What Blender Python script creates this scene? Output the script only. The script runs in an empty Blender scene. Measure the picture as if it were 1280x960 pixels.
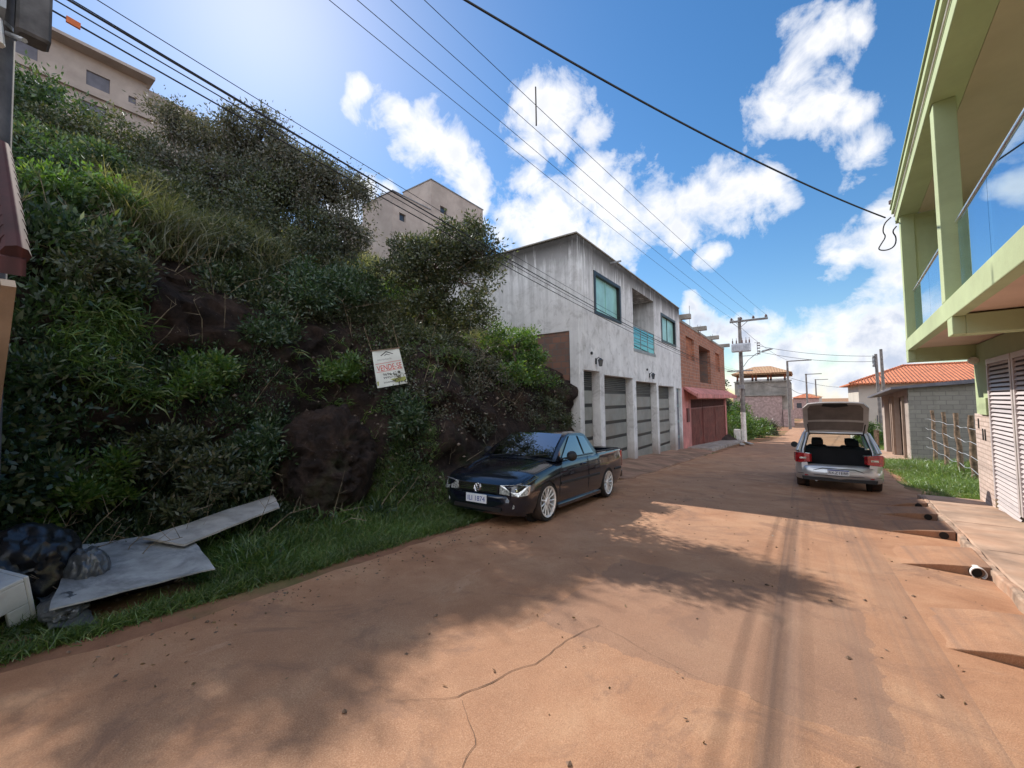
import bpy, bmesh, math, random
import numpy as np
from mathutils import Vector, Matrix, Euler
random.seed(7); RNG=np.random.default_rng(11)
R=math.radians
scene=bpy.context.scene
COL=scene.collection
# ------------------------------------------------------------------ camera
F=508.0
psi,pit,rol=R(35.3),R(2.6),R(0.9)
fh=Vector((-math.sin(psi),math.cos(psi),0)); r0=Vector((math.cos(psi),math.sin(psi),0)); UP=Vector((0,0,1))
f=fh*math.cos(pit)+UP*math.sin(pit); u0=UP*math.cos(pit)-fh*math.sin(pit)
r=r0*math.cos(rol)-u0*math.sin(rol); u=u0*math.cos(rol)+r0*math.sin(rol)
cam=bpy.data.objects.new('camera',bpy.data.cameras.new('camera')); COL.objects.link(cam)
M=Matrix((r,u,-f)).transposed().to_4x4(); M.translation=Vector((0,0,1.6)); cam.matrix_world=M
cam.data.sensor_width=36; cam.data.lens=F/1280*36; cam.data.clip_end=6000; cam.data.clip_start=.05
scene.camera=cam
def rdir(x,y):
    d=f+r*((x-640)/F)+u*((480-y)/F); return d.normalized()
# ------------------------------------------------------------------ terrain functions
def g(Y):
    Y=np.asarray(Y,float)
    return np.where(Y<0,-.02*Y*0,np.where(Y<45,-.053*Y,-2.385-.5*(1-np.exp(-(np.maximum(Y,45)-45)*.106))))
def gf(y): return float(g(y))
def _hash(i,j,k):
    n=(i*374761393+j*668265263+k*1274126177)&0xffffffff
    n=((n^(n>>13))*1103515245)&0xffffffff
    return ((n^(n>>16))&0xffff)/65535.0
def vnoise(x,y,z=0.0):
    x=np.asarray(x,float);y=np.asarray(y,float);z=np.asarray(z,float)+0*x
    xi=np.floor(x).astype(np.int64);yi=np.floor(y).astype(np.int64);zi=np.floor(z).astype(np.int64)
    fx=x-xi;fy=y-yi;fz=z-zi
    fx=fx*fx*(3-2*fx);fy=fy*fy*(3-2*fy);fz=fz*fz*(3-2*fz)
    o=0
    for a in (0,1):
        for b in (0,1):
            for c in (0,1):
                o=o+_hash(xi+a,yi+b,zi+c)*(fx if a else 1-fx)*(fy if b else 1-fy)*(fz if c else 1-fz)
    return o*2-1
def fbm(x,y,z=0.0,o=4):
    s=0;a=1.0;t=0
    for i in range(o):
        s=s+a*vnoise(np.asarray(x)*2**i+7.3*i,np.asarray(y)*2**i,np.asarray(z)*2**i);t+=a;a*=.5
    return s/t
KD=[-5,0,.9,1.5,2.1,2.6,3.1,3.8,6,10,15,23,40,100]
KZ=[0,0,.1,.3,.75,2.3,3.6,4.3,5.6,7.4,8.9,11.8,15.5,19]
KD2=[-5,0,.3,.55,.8,1.2,2.2,3.4,6,10,15,23,40,100]
KZ2=[0,0,.15,.8,1.9,2.8,3.6,4.1,5.4,7.6,10.2,14.3,17.5,19]
def sst(a,b,x):
    t=np.clip((x-a)/(b-a),0,1);return t*t*(3-2*t)
def bank(x,y):
    x=np.asarray(x,float);y=np.asarray(y,float)
    d=-x-4.9
    A=np.interp(d,KD,KZ);B=np.interp(d,KD2,KZ2)
    w=sst(3.9,6.2,y)
    h=A*(1-w)+B*w
    w1=sst(11.25,11.7,y)*(1-sst(40.0,40.8,y));Q=np.interp(d,[-5,7.2,8.5,11,15,23,40,100],[0,0,5.5,8.0,10.2,14.3,17.5,19]);h=h*(1-w1)+Q*w1
    # beyond: gentler bank
    w2=sst(36,41,y)
    C=np.interp(d,[-5,-.6,.6,2,4,10,40,100],[0,0,.7,2.3,3.3,4.5,8,9])
    h=h*(1-w2)+C*w2
    w3=sst(62,80,y); h=h*(1-.75*w3)
    return h
def ground_z(x,y): return g(y)+bank(x,y)
def gz(x,y): return float(ground_z(x,y))
# ------------------------------------------------------------------ materials
def newmat(name):
    m=bpy.data.materials.new(name);m.use_nodes=True;nt=m.node_tree
    for n in list(nt.nodes): nt.nodes.remove(n)
    out=nt.nodes.new('ShaderNodeOutputMaterial')
    return m,nt,out
def N(nt,t,**k):
    n=nt.nodes.new('ShaderNode'+t)
    for a,b in k.items():
        if a in n.inputs.keys(): n.inputs[a].default_value=b
        else: setattr(n,a,b)
    return n
def L(nt,a,b): nt.links.new(a,b)
def ramp(nt,fac,stops,interp='LINEAR'):
    n=nt.nodes.new('ShaderNodeValToRGB');cr=n.color_ramp;cr.interpolation=interp
    while len(cr.elements)<len(stops): cr.elements.new(.5)
    for e,(p,c) in zip(cr.elements,stops):
        e.position=p;e.color=(*c,1) if len(c)==3 else c
    if fac is not None: L(nt,fac,n.inputs[0])
    return n
def noise(nt,vec,scale,detail=5,rough=.6,dist=0):
    n=nt.nodes.new('ShaderNodeTexNoise');n.inputs['Scale'].default_value=scale;n.inputs['Detail'].default_value=detail
    n.inputs['Roughness'].default_value=rough;n.inputs['Distortion'].default_value=dist
    if vec is not None: L(nt,vec,n.inputs['Vector'])
    return n
def coords(nt,scale=None,kind='Object'):
    tc=nt.nodes.new('ShaderNodeTexCoord')
    if scale is None: return tc.outputs[kind]
    mp=nt.nodes.new('ShaderNodeMapping');mp.inputs['Scale'].default_value=scale;L(nt,tc.outputs[kind],mp.inputs[0]);return mp.outputs[0]
def mix(nt,fac,a,b,mode='MIX'):
    n=nt.nodes.new('ShaderNodeMix');n.data_type='RGBA';n.blend_type=mode
    if hasattr(fac,'is_output'): L(nt,fac,n.inputs[0])
    else: n.inputs[0].default_value=fac
    for v,i in ((a,6),(b,7)):
        if hasattr(v,'is_output'): L(nt,v,n.inputs[i])
        else: n.inputs[i].default_value=(*v,1)
    return n.outputs[2]
def math_(nt,op,a,b=None,clamp=False):
    n=nt.nodes.new('ShaderNodeMath');n.operation=op;n.use_clamp=clamp
    for v,i in ((a,0),(b,1)):
        if v is None: continue
        if hasattr(v,'is_output'): L(nt,v,n.inputs[i])
        else: n.inputs[i].default_value=v
    return n.outputs[0]
def bump(nt,h,strength=.3,dist=.01):
    b=nt.nodes.new('ShaderNodeBump');b.inputs['Strength'].default_value=strength;b.inputs['Distance'].default_value=dist
    L(nt,h,b.inputs['Height']);return b.outputs[0]
def pbr(name,col,rough=.7,metal=0,var=.12,nscale=3,dirt=None,dirtamt=.5,bumps=.15,coat=0,spec=.4,bscale=40):
    m,nt,out=newmat(name);p=nt.nodes.new('ShaderNodeBsdfPrincipled');L(nt,p.outputs[0],out.inputs[0])
    co=coords(nt);n=noise(nt,co,nscale,6,.6)
    c2=tuple(max(0,c*(1-var*1.6)) for c in col);c1=tuple(min(1,c*(1+var)) for c in col)
    rp=ramp(nt,n.outputs[0],[(.35,c2),(.65,c1)]);c=rp.outputs[0]
    if dirt:
        n2=noise(nt,co,nscale*.5,8,.7,.5);rr=ramp(nt,n2.outputs[0],[(.45,(0,0,0)),(.7,(dirtamt,)*3)])
        c=mix(nt,rr.outputs[0],c,dirt)
    L(nt,c,p.inputs['Base Color']);p.inputs['Roughness'].default_value=rough;p.inputs['Metallic'].default_value=metal
    p.inputs['Specular IOR Level'].default_value=spec
    if coat: p.inputs['Coat Weight'].default_value=coat;p.inputs['Coat Roughness'].default_value=.04
    if bumps:
        n3=noise(nt,co,bscale,5,.6);L(nt,bump(nt,n3.outputs[0],bumps,.01),p.inputs['Normal'])
    return m
def leafmat(name,stops,trans=.45,tcol=None,gloss=.06):
    m,nt,out=newmat(name)
    geo=nt.nodes.new('ShaderNodeNewGeometry')
    rp=ramp(nt,geo.outputs['Random Per Island'],stops)
    co=coords(nt);nz=noise(nt,co,.9,3,.5)
    hs=nt.nodes.new('ShaderNodeHueSaturation');L(nt,rp.outputs[0],hs.inputs['Color'])
    L(nt,ramp(nt,nz.outputs[0],[(.3,(.7,.7,.7)),(.7,(1.25,1.25,1.25))]).outputs[0],hs.inputs['Value'])
    d=nt.nodes.new('ShaderNodeBsdfDiffuse');t=nt.nodes.new('ShaderNodeBsdfTranslucent')
    L(nt,hs.outputs[0],d.inputs[0])
    L(nt,mix(nt,1.0,hs.outputs[0],tcol or (1.0,1.05,.45),'MULTIPLY'),t.inputs[0])
    ms=nt.nodes.new('ShaderNodeMixShader');ms.inputs[0].default_value=trans
    L(nt,d.outputs[0],ms.inputs[1]);L(nt,t.outputs[0],ms.inputs[2])
    gl=nt.nodes.new('ShaderNodeBsdfGlossy');gl.inputs['Roughness'].default_value=.45;gl.inputs[0].default_value=(.8,.85,.9,1)
    m2=nt.nodes.new('ShaderNodeMixShader');m2.inputs[0].default_value=gloss
    L(nt,ms.outputs[0],m2.inputs[1]);L(nt,gl.outputs[0],m2.inputs[2]);L(nt,m2.outputs[0],out.inputs[0])
    return m
MT={}
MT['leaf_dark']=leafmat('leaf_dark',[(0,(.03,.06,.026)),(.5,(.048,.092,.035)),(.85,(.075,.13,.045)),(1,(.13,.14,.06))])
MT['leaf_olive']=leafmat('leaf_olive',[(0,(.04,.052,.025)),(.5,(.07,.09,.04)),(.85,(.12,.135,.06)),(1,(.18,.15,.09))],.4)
MT['leaf_bright']=leafmat('leaf_bright',[(0,(.06,.13,.025)),(.6,(.1,.2,.035)),(1,(.2,.26,.05))],.5)
MT['leaf_brown']=leafmat('leaf_brown',[(0,(.06,.065,.045)),(.5,(.095,.1,.065)),(.85,(.14,.125,.09)),(1,(.2,.16,.13))],.35)
MT['grass_dry']=leafmat('grass_dry',[(0,(.09,.11,.045)),(.5,(.16,.175,.08)),(.85,(.27,.25,.13)),(1,(.36,.3,.18))],.5)
MT['grass_green']=leafmat('grass_green',[(0,(.06,.12,.025)),(.6,(.11,.2,.04)),(.92,(.19,.26,.06)),(1,(.32,.27,.13))],.4)
MT['grass_lush']=leafmat('grass_lush',[(0,(.1,.17,.035)),(.6,(.16,.26,.05)),(.92,(.24,.32,.08)),(1,(.36,.32,.15))],.4)
MT['bark']=pbr('bark',(.11,.085,.065),.95,var=.4,nscale=12,bumps=.6)
MT['black_paint']=pbr('black_paint',(.006,.008,.016),.16,var=.1,coat=1,bumps=0,spec=.6)
MT['black_plastic']=pbr('black_plastic',(.018,.018,.02),.55,bumps=.1)
MT['rubber']=pbr('rubber',(.022,.02,.019),.85,dirt=(.16,.08,.05),dirtamt=.5)
MT['alloy']=pbr('alloy',(.8,.8,.82),.35,.35,var=.05,bumps=0)
MT['chrome']=pbr('chrome',(.8,.8,.82),.12,1,var=.02,bumps=0)
MT['silver_paint']=pbr('silver_paint',(.52,.54,.56),.28,.65,var=.03,coat=.8,bumps=0,dirt=(.32,.24,.19),dirtamt=.35,nscale=1.5)
MT['silver_inner']=pbr('silver_inner',(.4,.37,.35),.45,.2,var=.1,bumps=0)
MT['trim_grey']=pbr('trim_grey',(.13,.105,.092),.85,var=.15)
MT['dark_fabric']=pbr('dark_fabric',(.02,.02,.024),.95)
def glassmat(name,col,rough=.02,alpha_t=.75,tint=(.7,.85,.82)):
    m,nt,out=newmat(name);tr=nt.nodes.new('ShaderNodeBsdfTransparent');tr.inputs[0].default_value=(*tint,1)
    gl=nt.nodes.new('ShaderNodeBsdfGlossy');gl.inputs[0].default_value=(*col,1);gl.inputs['Roughness'].default_value=rough
    fr=nt.nodes.new('ShaderNodeLayerWeight');fr.inputs[0].default_value=.5
    k=math_(nt,'ADD',math_(nt,'MULTIPLY',math_(nt,'POWER',fr.outputs['Facing'],3.0),alpha_t),1-alpha_t,True)
    ms=nt.nodes.new('ShaderNodeMixShader');L(nt,k,ms.inputs[0]);L(nt,tr.outputs[0],ms.inputs[1]);L(nt,gl.outputs[0],ms.inputs[2]);L(nt,ms.outputs[0],out.inputs[0])
    return m
MT['car_glass']=glassmat('car_glass',(.75,.82,.9),.02,.72,(.12,.15,.16))
MT['clear_car_glass']=glassmat('clear_car_glass',(.8,.9,.95),.02,.94,(.8,.92,.9))
MT['teal_glass']=glassmat('teal_glass',(.6,.9,.86),.02,.75,(.16,.5,.46))
MT['rail_glass']=glassmat('rail_glass',(.72,.86,1.0),.015,.62,(.5,.68,.74))
MT['green_window']=pbr('green_window',(.3,.55,.5),.3,0,var=.12,nscale=2,bumps=0,spec=.8)
MT['lens']=pbr('lens',(.6,.62,.62),.08,.4,var=.5,nscale=30,bumps=0,coat=1)
MT['amber']=pbr('amber',(.5,.2,.05),.2,coat=1,bumps=0)
MT['red_lens']=pbr('red_lens',(.35,.015,.02),.15,coat=1,bumps=0,var=.3,nscale=12)
MT['plate']=pbr('plate',(.72,.74,.78),.4,bumps=0,var=.03)
MT['ink']=pbr('ink',(.02,.02,.03),.6,bumps=0)
MT['blue_ink']=pbr('blue_ink',(.03,.06,.3),.5,bumps=0)
MT['concrete']=pbr('concrete',(.36,.32,.29),.92,var=.25,nscale=2.5,dirt=(.22,.14,.1),dirtamt=.6,bumps=.35)
MT['pole_concrete']=pbr('pole_concrete',(.2,.185,.175),.9,var=.2,bumps=.3,nscale=4)
MT['pole_near']=pbr('pole_near',(.13,.125,.13),.9,var=.25,bumps=.3,nscale=4)
MT['metal_grey']=pbr('metal_grey',(.3,.31,.32),.5,.5,bumps=.1)
MT['band_metal']=pbr('band_metal',(.5,.52,.55),.45,.4,bumps=.1)
MT['insulator']=pbr('insulator',(.12,.07,.06),.3,bumps=0)
MT['wire']=pbr('wire',(.02,.02,.023),.7,bumps=0)
MT['white_paint']=pbr('white_paint',(.74,.73,.7),.8,dirt=(.4,.22,.14),dirtamt=.5,bumps=.2)
MT['white_foam']=pbr('white_foam',(.72,.74,.76),.6,var=.08,bumps=.1,dirt=(.4,.33,.27),dirtamt=.5)
MT['bag_black']=pbr('bag_black',(.012,.012,.014),.36,var=.2,bumps=.8,bscale=14,spec=.7)
MT['bag_grey']=pbr('bag_grey',(.09,.1,.115),.3,var=.3,bumps=.4,bscale=9,spec=.7)
MT['sheet']=pbr('sheet',(.36,.37,.38),.85,var=.2,nscale=3.5,dirt=(.07,.075,.09),dirtamt=1.0,bumps=.25)
MT['plank']=pbr('plank',(.4,.38,.36),.9,var=.2,nscale=4,bumps=.3)
MT['wood_old']=pbr('wood_old',(.23,.16,.11),.95,var=.35,nscale=9,bumps=.6)
MT['blue_tank']=pbr('blue_tank',(.02,.07,.22),.5)
MT['dark_frame']=pbr('dark_frame',(.015,.018,.02),.4,bumps=0)
MT['dark']=pbr('dark',(.02,.018,.017),.95,bumps=0)
MT['gate_panel']=pbr('gate_panel',(.25,.255,.235),.55,.1,var=.12,nscale=1.2,dirt=(.2,.14,.1),dirtamt=.4,bumps=.05)
MT['louver']=pbr('louver',(.16,.16,.15),.5,.2,bumps=0)
MT['maroon']=pbr('maroon',(.2,.06,.05),.6,var=.25,nscale=2,dirt=(.12,.07,.06),dirtamt=.5,bumps=.05)
MT['maroon_dark']=pbr('maroon_dark',(.1,.03,.028),.6)
MT['pink_wall']=pbr('pink_wall',(.56,.22,.2),.9,var=.2,nscale=1.5,dirt=(.3,.16,.13),dirtamt=.7,bumps=.25)
MT['green_wall']=pbr('green_wall',(.44,.52,.3),.85,var=.06,nscale=.7,dirt=(.25,.27,.16),dirtamt=.45,bumps=.25)
MT['ceiling']=pbr('ceiling',(.5,.45,.32),.9,var=.06,nscale=.8,bumps=.1)
MT['soffit']=pbr('soffit',(.62,.46,.36),.9,var=.07,nscale=.8,bumps=.1)
MT['shutter']=pbr('shutter',(.55,.49,.48),.45,.1,var=.04,bumps=0)
MT['shutter_gap']=pbr('shutter_gap',(.08,.06,.06),.8,bumps=0)
MT['beige_wall']=pbr('beige_wall',(.43,.37,.33),.9,var=.12,nscale=.7,dirt=(.25,.2,.18),dirtamt=.6,bumps=.2)
MT['grey_render']=pbr('grey_render',(.3,.275,.245),.95,var=.2,nscale=1.2,dirt=(.16,.14,.12),dirtamt=.6,bumps=.35)
MT['cream_wall']=pbr('cream_wall',(.5,.47,.42),.9,var=.08,nscale=.5,bumps=.1)
MT['window_dark']=pbr('window_dark',(.05,.06,.075),.15,bumps=0,spec=.7)
MT['shutter_blue']=pbr('shutter_blue',(.13,.13,.16),.5,bumps=0)
MT['peach']=pbr('peach',(.33,.25,.2),.9,bumps=.2)
MT['steel']=pbr('steel',(.75,.75,.75),.25,1,bumps=0,var=.05)
MT['red_paint']=pbr('red_paint',(.6,.03,.03),.7,bumps=0)
MT['olive_paint']=pbr('olive_paint',(.4,.42,.14),.7,bumps=0)
MT['orange']=pbr('orange',(.75,.2,.07),.6,bumps=0)
MT['banner']=pbr('banner',(.74,.77,.74),.6,var=.08,bumps=.1,bscale=4)
MT['pebble']=pbr('pebble',(.2,.13,.09),.95,var=.4,nscale=20)
MT['door_teal']=pbr('door_teal',(.16,.24,.26),.4,.2)
def tile_mat(name,base,axis='X',pitch=.22,sub=(.35,.12,.06)):
    m,nt,out=newmat(name);p=nt.nodes.new('ShaderNodeBsdfPrincipled');L(nt,p.outputs[0],out.inputs[0])
    co=coords(nt);sp=nt.nodes.new('ShaderNodeSeparateXYZ');L(nt,co,sp.inputs[0])
    s=math_(nt,'SINE',math_(nt,'MULTIPLY',sp.outputs[axis],2*math.pi/pitch))
    n=noise(nt,co,3,5);c=ramp(nt,n.outputs[0],[(.3,sub),(.6,base)]).outputs[0]
    L(nt,c,p.inputs['Base Color']);p.inputs['Roughness'].default_value=.85
    L(nt,bump(nt,s,1.0,.06),p.inputs['Normal']);return m
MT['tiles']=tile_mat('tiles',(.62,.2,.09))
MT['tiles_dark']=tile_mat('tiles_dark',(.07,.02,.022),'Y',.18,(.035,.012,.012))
MT['tiles_tan']=tile_mat('tiles_tan',(.5,.33,.18))
def plaster_stained():
    m,nt,out=newmat('stained_plaster');p=nt.nodes.new('ShaderNodeBsdfPrincipled');L(nt,p.outputs[0],out.inputs[0])
    co=coords(nt);sp=nt.nodes.new('ShaderNodeSeparateXYZ');L(nt,co,sp.inputs[0])
    base=ramp(nt,noise(nt,co,1.3,6,.6).outputs[0],[(.3,(.58,.57,.57)),(.65,(.76,.75,.75))]).outputs[0]
    # vertical run-off streaks, strongest under the parapet (top z in local coords)
    st=noise(nt,coords(nt,(3.2,3.2,.22)),1.6,7,.7)
    top=ramp(nt,math_(nt,'MULTIPLY',sp.outputs['Z'],.1),[(.5,(0,0,0)),(.66,(.25,.25,.25)),(.735,(1,1,1))]).outputs[0]
    k=math_(nt,'MULTIPLY',ramp(nt,math_(nt,'ADD',st.outputs[0],math_(nt,'MULTIPLY',top,.2)),[(.47,(0,0,0)),(.62,(1,1,1))]).outputs[0],math_(nt,'ADD',math_(nt,'MULTIPLY',top,.9),.12),True)
    c=mix(nt,k,base,(.07,.065,.06))
    # fine general grime and blotches
    n2=noise(nt,co,2.2,9,.75,.6);c=mix(nt,ramp(nt,n2.outputs[0],[(.5,(0,0,0)),(.72,(.6,.6,.6))]).outputs[0],c,(.2,.18,.17))
    # splash zone at the foot
    low=ramp(nt,math_(nt,'ADD',math_(nt,'MULTIPLY',sp.outputs['Z'],.5),math_(nt,'MULTIPLY',n2.outputs[0],.5)),[(.2,(.8,.8,.8)),(.62,(0,0,0))]).outputs[0]
    c=mix(nt,low,c,(.27,.2,.17))
    L(nt,c,p.inputs['Base Color']);p.inputs['Roughness'].default_value=.95;p.inputs['Specular IOR Level'].default_value=.2
    L(nt,bump(nt,noise(nt,co,30,6,.7).outputs[0],.35,.01),p.inputs['Normal']);return m
MT['plaster']=plaster_stained()
def brick_mat(name,c1,c2,mortar,wall='x',scale=1.0,bw=.3,bh=.2,mess=(.15,.12,.1),messamt=.6):
    m,nt,out=newmat(name);p=nt.nodes.new('ShaderNodeBsdfPrincipled');L(nt,p.outputs[0],out.inputs[0])
    co=coords(nt);sp=nt.nodes.new('ShaderNodeSeparateXYZ');L(nt,co,sp.inputs[0])
    cb=nt.nodes.new('ShaderNodeCombineXYZ')
    L(nt,math_(nt,'ADD',sp.outputs['X'],sp.outputs['Y']),cb.inputs[0]);L(nt,sp.outputs['Z'],cb.inputs[1])
    br=nt.nodes.new('ShaderNodeTexBrick');L(nt,cb.outputs[0],br.inputs['Vector'])
    br.inputs['Scale'].default_value=scale;br.inputs['Brick Width'].default_value=bw;br.inputs['Row Height'].default_value=bh
    br.inputs['Mortar Size'].default_value=.012;br.inputs['Color1'].default_value=(*c1,1);br.inputs['Color2'].default_value=(*c2,1);br.inputs['Mortar'].default_value=(*mortar,1)
    n=noise(nt,co,1.6,8,.7,.4);c=mix(nt,ramp(nt,n.outputs[0],[(.48,(0,0,0)),(.66,(messamt,)*3)]).outputs[0],br.outputs[0],mess)
    L(nt,c,p.inputs['Base Color']);p.inputs['Roughness'].default_value=.95
    h=math_(nt,'ADD',math_(nt,'MULTIPLY',br.outputs['Fac'],-1),math_(nt,'MULTIPLY',noise(nt,co,25,5).outputs[0],.6))
    L(nt,bump(nt,h,.6,.015),p.inputs['Normal']);return m
MT['brick']=brick_mat('brick',(.4,.16,.09),(.26,.1,.06),(.34,.27,.22),messamt=.5)
MT['brick_old']=brick_mat('brick_old',(.26,.13,.09),(.17,.1,.08),(.14,.12,.11),mess=(.13,.115,.105),messamt=1.0)
MT['brick_fill']=brick_mat('brick_fill',(.42,.15,.07),(.3,.1,.05),(.2,.1,.07),mess=(.1,.05,.04))
MT['block']=brick_mat('block',(.27,.26,.23),(.22,.21,.19),(.17,.165,.15),bw=.4,bh=.2,mess=(.16,.15,.13))
MT['stone']=brick_mat('stone',(.62,.5,.44),(.54,.42,.36),(.4,.3,.25),bw=.34,bh=.09,mess=(.42,.33,.28),messamt=.5)
MT['far_pink']=pbr('far_pink',(.42,.3,.28),.95,var=.2,bumps=.1)
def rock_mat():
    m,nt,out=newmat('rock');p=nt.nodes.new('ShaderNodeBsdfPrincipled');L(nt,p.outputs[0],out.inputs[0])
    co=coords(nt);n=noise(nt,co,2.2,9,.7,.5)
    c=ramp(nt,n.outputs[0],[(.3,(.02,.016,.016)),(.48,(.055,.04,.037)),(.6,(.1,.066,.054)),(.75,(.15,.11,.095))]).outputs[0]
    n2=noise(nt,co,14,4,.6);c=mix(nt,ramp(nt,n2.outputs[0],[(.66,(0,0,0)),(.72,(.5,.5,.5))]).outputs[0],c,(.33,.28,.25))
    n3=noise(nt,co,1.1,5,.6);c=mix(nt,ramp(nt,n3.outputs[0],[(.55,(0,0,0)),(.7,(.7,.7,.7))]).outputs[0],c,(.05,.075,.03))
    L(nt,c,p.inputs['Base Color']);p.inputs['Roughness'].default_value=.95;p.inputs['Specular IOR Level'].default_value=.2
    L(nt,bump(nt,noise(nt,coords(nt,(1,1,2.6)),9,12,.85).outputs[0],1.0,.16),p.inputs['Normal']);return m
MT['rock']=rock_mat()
def soil_mat(name='soil'):
    m,nt,out=newmat(name);p=nt.nodes.new('ShaderNodeBsdfPrincipled');L(nt,p.outputs[0],out.inputs[0])
    co=coords(nt);n=noise(nt,co,.8,9,.7,.3)
    c=ramp(nt,n.outputs[0],[(.3,(.17,.085,.05)),(.5,(.28,.14,.085)),(.7,(.4,.22,.13))]).outputs[0]
    n2=noise(nt,co,.35,6,.65);c=mix(nt,ramp(nt,n2.outputs[0],[(.5,(0,0,0)),(.62,(.75,.75,.75))]).outputs[0],c,(.08,.12,.035))
    L(nt,c,p.inputs['Base Color']);p.inputs['Roughness'].default_value=1;p.inputs['Specular IOR Level'].default_value=.15
    L(nt,bump(nt,noise(nt,co,18,8,.75).outputs[0],.6,.03),p.inputs['Normal']);return m
MT['soil']=soil_mat()
def road_mat():
    m,nt,out=newmat('dusty_asphalt');p=nt.nodes.new('ShaderNodeBsdfPrincipled');L(nt,p.outputs[0],out.inputs[0])
    co=coords(nt)
    sp=nt.nodes.new('ShaderNodeSeparateXYZ');L(nt,co,sp.inputs[0])
    big=noise(nt,co,.45,7,.62,.4)
    dust=ramp(nt,noise(nt,co,1.7,8,.65,.3).outputs[0],[(.3,(.32,.155,.085)),(.5,(.42,.22,.125)),(.7,(.51,.3,.18))]).outputs[0]
    # asphalt showing through: fine aggregate grain
    grain=noise(nt,co,150,3,.7);asp=ramp(nt,grain.outputs[0],[(.35,(.2,.12,.08)),(.5,(.31,.19,.125)),(.66,(.48,.33,.235))]).outputs[0]
    e=math_(nt,'ABSOLUTE',math_(nt,'ADD',sp.outputs['X'],1.1))       # distance from the crown of the road
    expo=math_(nt,'SUBTRACT',math_(nt,'MULTIPLY',big.outputs[0],1.5),math_(nt,'MULTIPLY',math_(nt,'POWER',math_(nt,'MULTIPLY',e,.36),3.0),.42))
    k=ramp(nt,expo,[(.42,(.08,.08,.08)),(.8,(.5,.5,.5))]).outputs[0]
    c=mix(nt,k,dust,asp)
    # darker asphalt patch, squarish, with slightly ragged edge
    wob=math_(nt,'MULTIPLY',math_(nt,'SUBTRACT',noise(nt,co,5,4).outputs[0],.5),.22)
    def box(lo,hi,ax):
        a=math_(nt,'GREATER_THAN',math_(nt,'ADD',sp.outputs[ax],wob),lo);b=math_(nt,'LESS_THAN',math_(nt,'ADD',sp.outputs[ax],wob),hi);return math_(nt,'MULTIPLY',a,b)
    sk=math_(nt,'MULTIPLY',box(-1.75,.35,'X'),box(2.75,4.6,'Y'))
    c=mix(nt,math_(nt,'MULTIPLY',sk,.38),c,(.19,.125,.1))
    # long narrow darker bands running along the road
    tr=noise(nt,coords(nt,(5.5,.10,1)),1.0,5,.6);band=math_(nt,'MULTIPLY',math_(nt,'GREATER_THAN',sp.outputs['X'],-.25),math_(nt,'LESS_THAN',sp.outputs['X'],.75))
    tk=math_(nt,'MULTIPLY',ramp(nt,tr.outputs[0],[(.45,(0,0,0)),(.62,(.55,.55,.55))]).outputs[0],band)
    c=mix(nt,tk,c,(.2,.135,.105))
    # pale worn scuffs
    sc=noise(nt,coords(nt,(1.6,.5,1)),1.1,8,.7,.8);c=mix(nt,ramp(nt,sc.outputs[0],[(.62,(0,0,0)),(.74,(.5,.5,.5))]).outputs[0],c,(.58,.39,.27))
    gr2=noise(nt,co,120,4,.75);c=mix(nt,.5,c,ramp(nt,gr2.outputs[0],[(.32,(.66,.64,.62)),(.68,(1.28,1.27,1.25))]).outputs[0],'MULTIPLY')
    worn=noise(nt,co,.9,9,.75,1.2);c=mix(nt,ramp(nt,worn.outputs[0],[(.53,(0,0,0)),(.62,(.55,.55,.55))]).outputs[0],c,(.21,.125,.09))
    L(nt,c,p.inputs['Base Color']);p.inputs['Roughness'].default_value=.93;p.inputs['Specular IOR Level'].default_value=.25
    h=math_(nt,'ADD',math_(nt,'MULTIPLY',grain.outputs[0],.5),noise(nt,co,6,8,.7).outputs[0])
    L(nt,bump(nt,h,.55,.02),p.inputs['Normal']);return m
MT['road']=road_mat()
MT['pavement']=pbr('pavement',(.42,.29,.21),.95,var=.25,nscale=1.3,dirt=(.36,.19,.11),dirtamt=.8,bumps=.4)
MT['apron']=pbr('apron',(.3,.18,.12),.95,var=.3,nscale=1.3,dirt=(.3,.15,.1),dirtamt=.8,bumps=.4)
MT['kerb_dirty']=pbr('kerb_dirty',(.42,.3,.22),.95,var=.3,nscale=5,dirt=(.38,.2,.12),dirtamt=.9,bumps=.5)
MT['ramp']=pbr('ramp',(.42,.25,.16),.95,var=.2,nscale=3,dirt=(.4,.22,.13),dirtamt=1,bumps=.5)
MT['crack']=pbr('crack',(.11,.07,.05),1)
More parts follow.
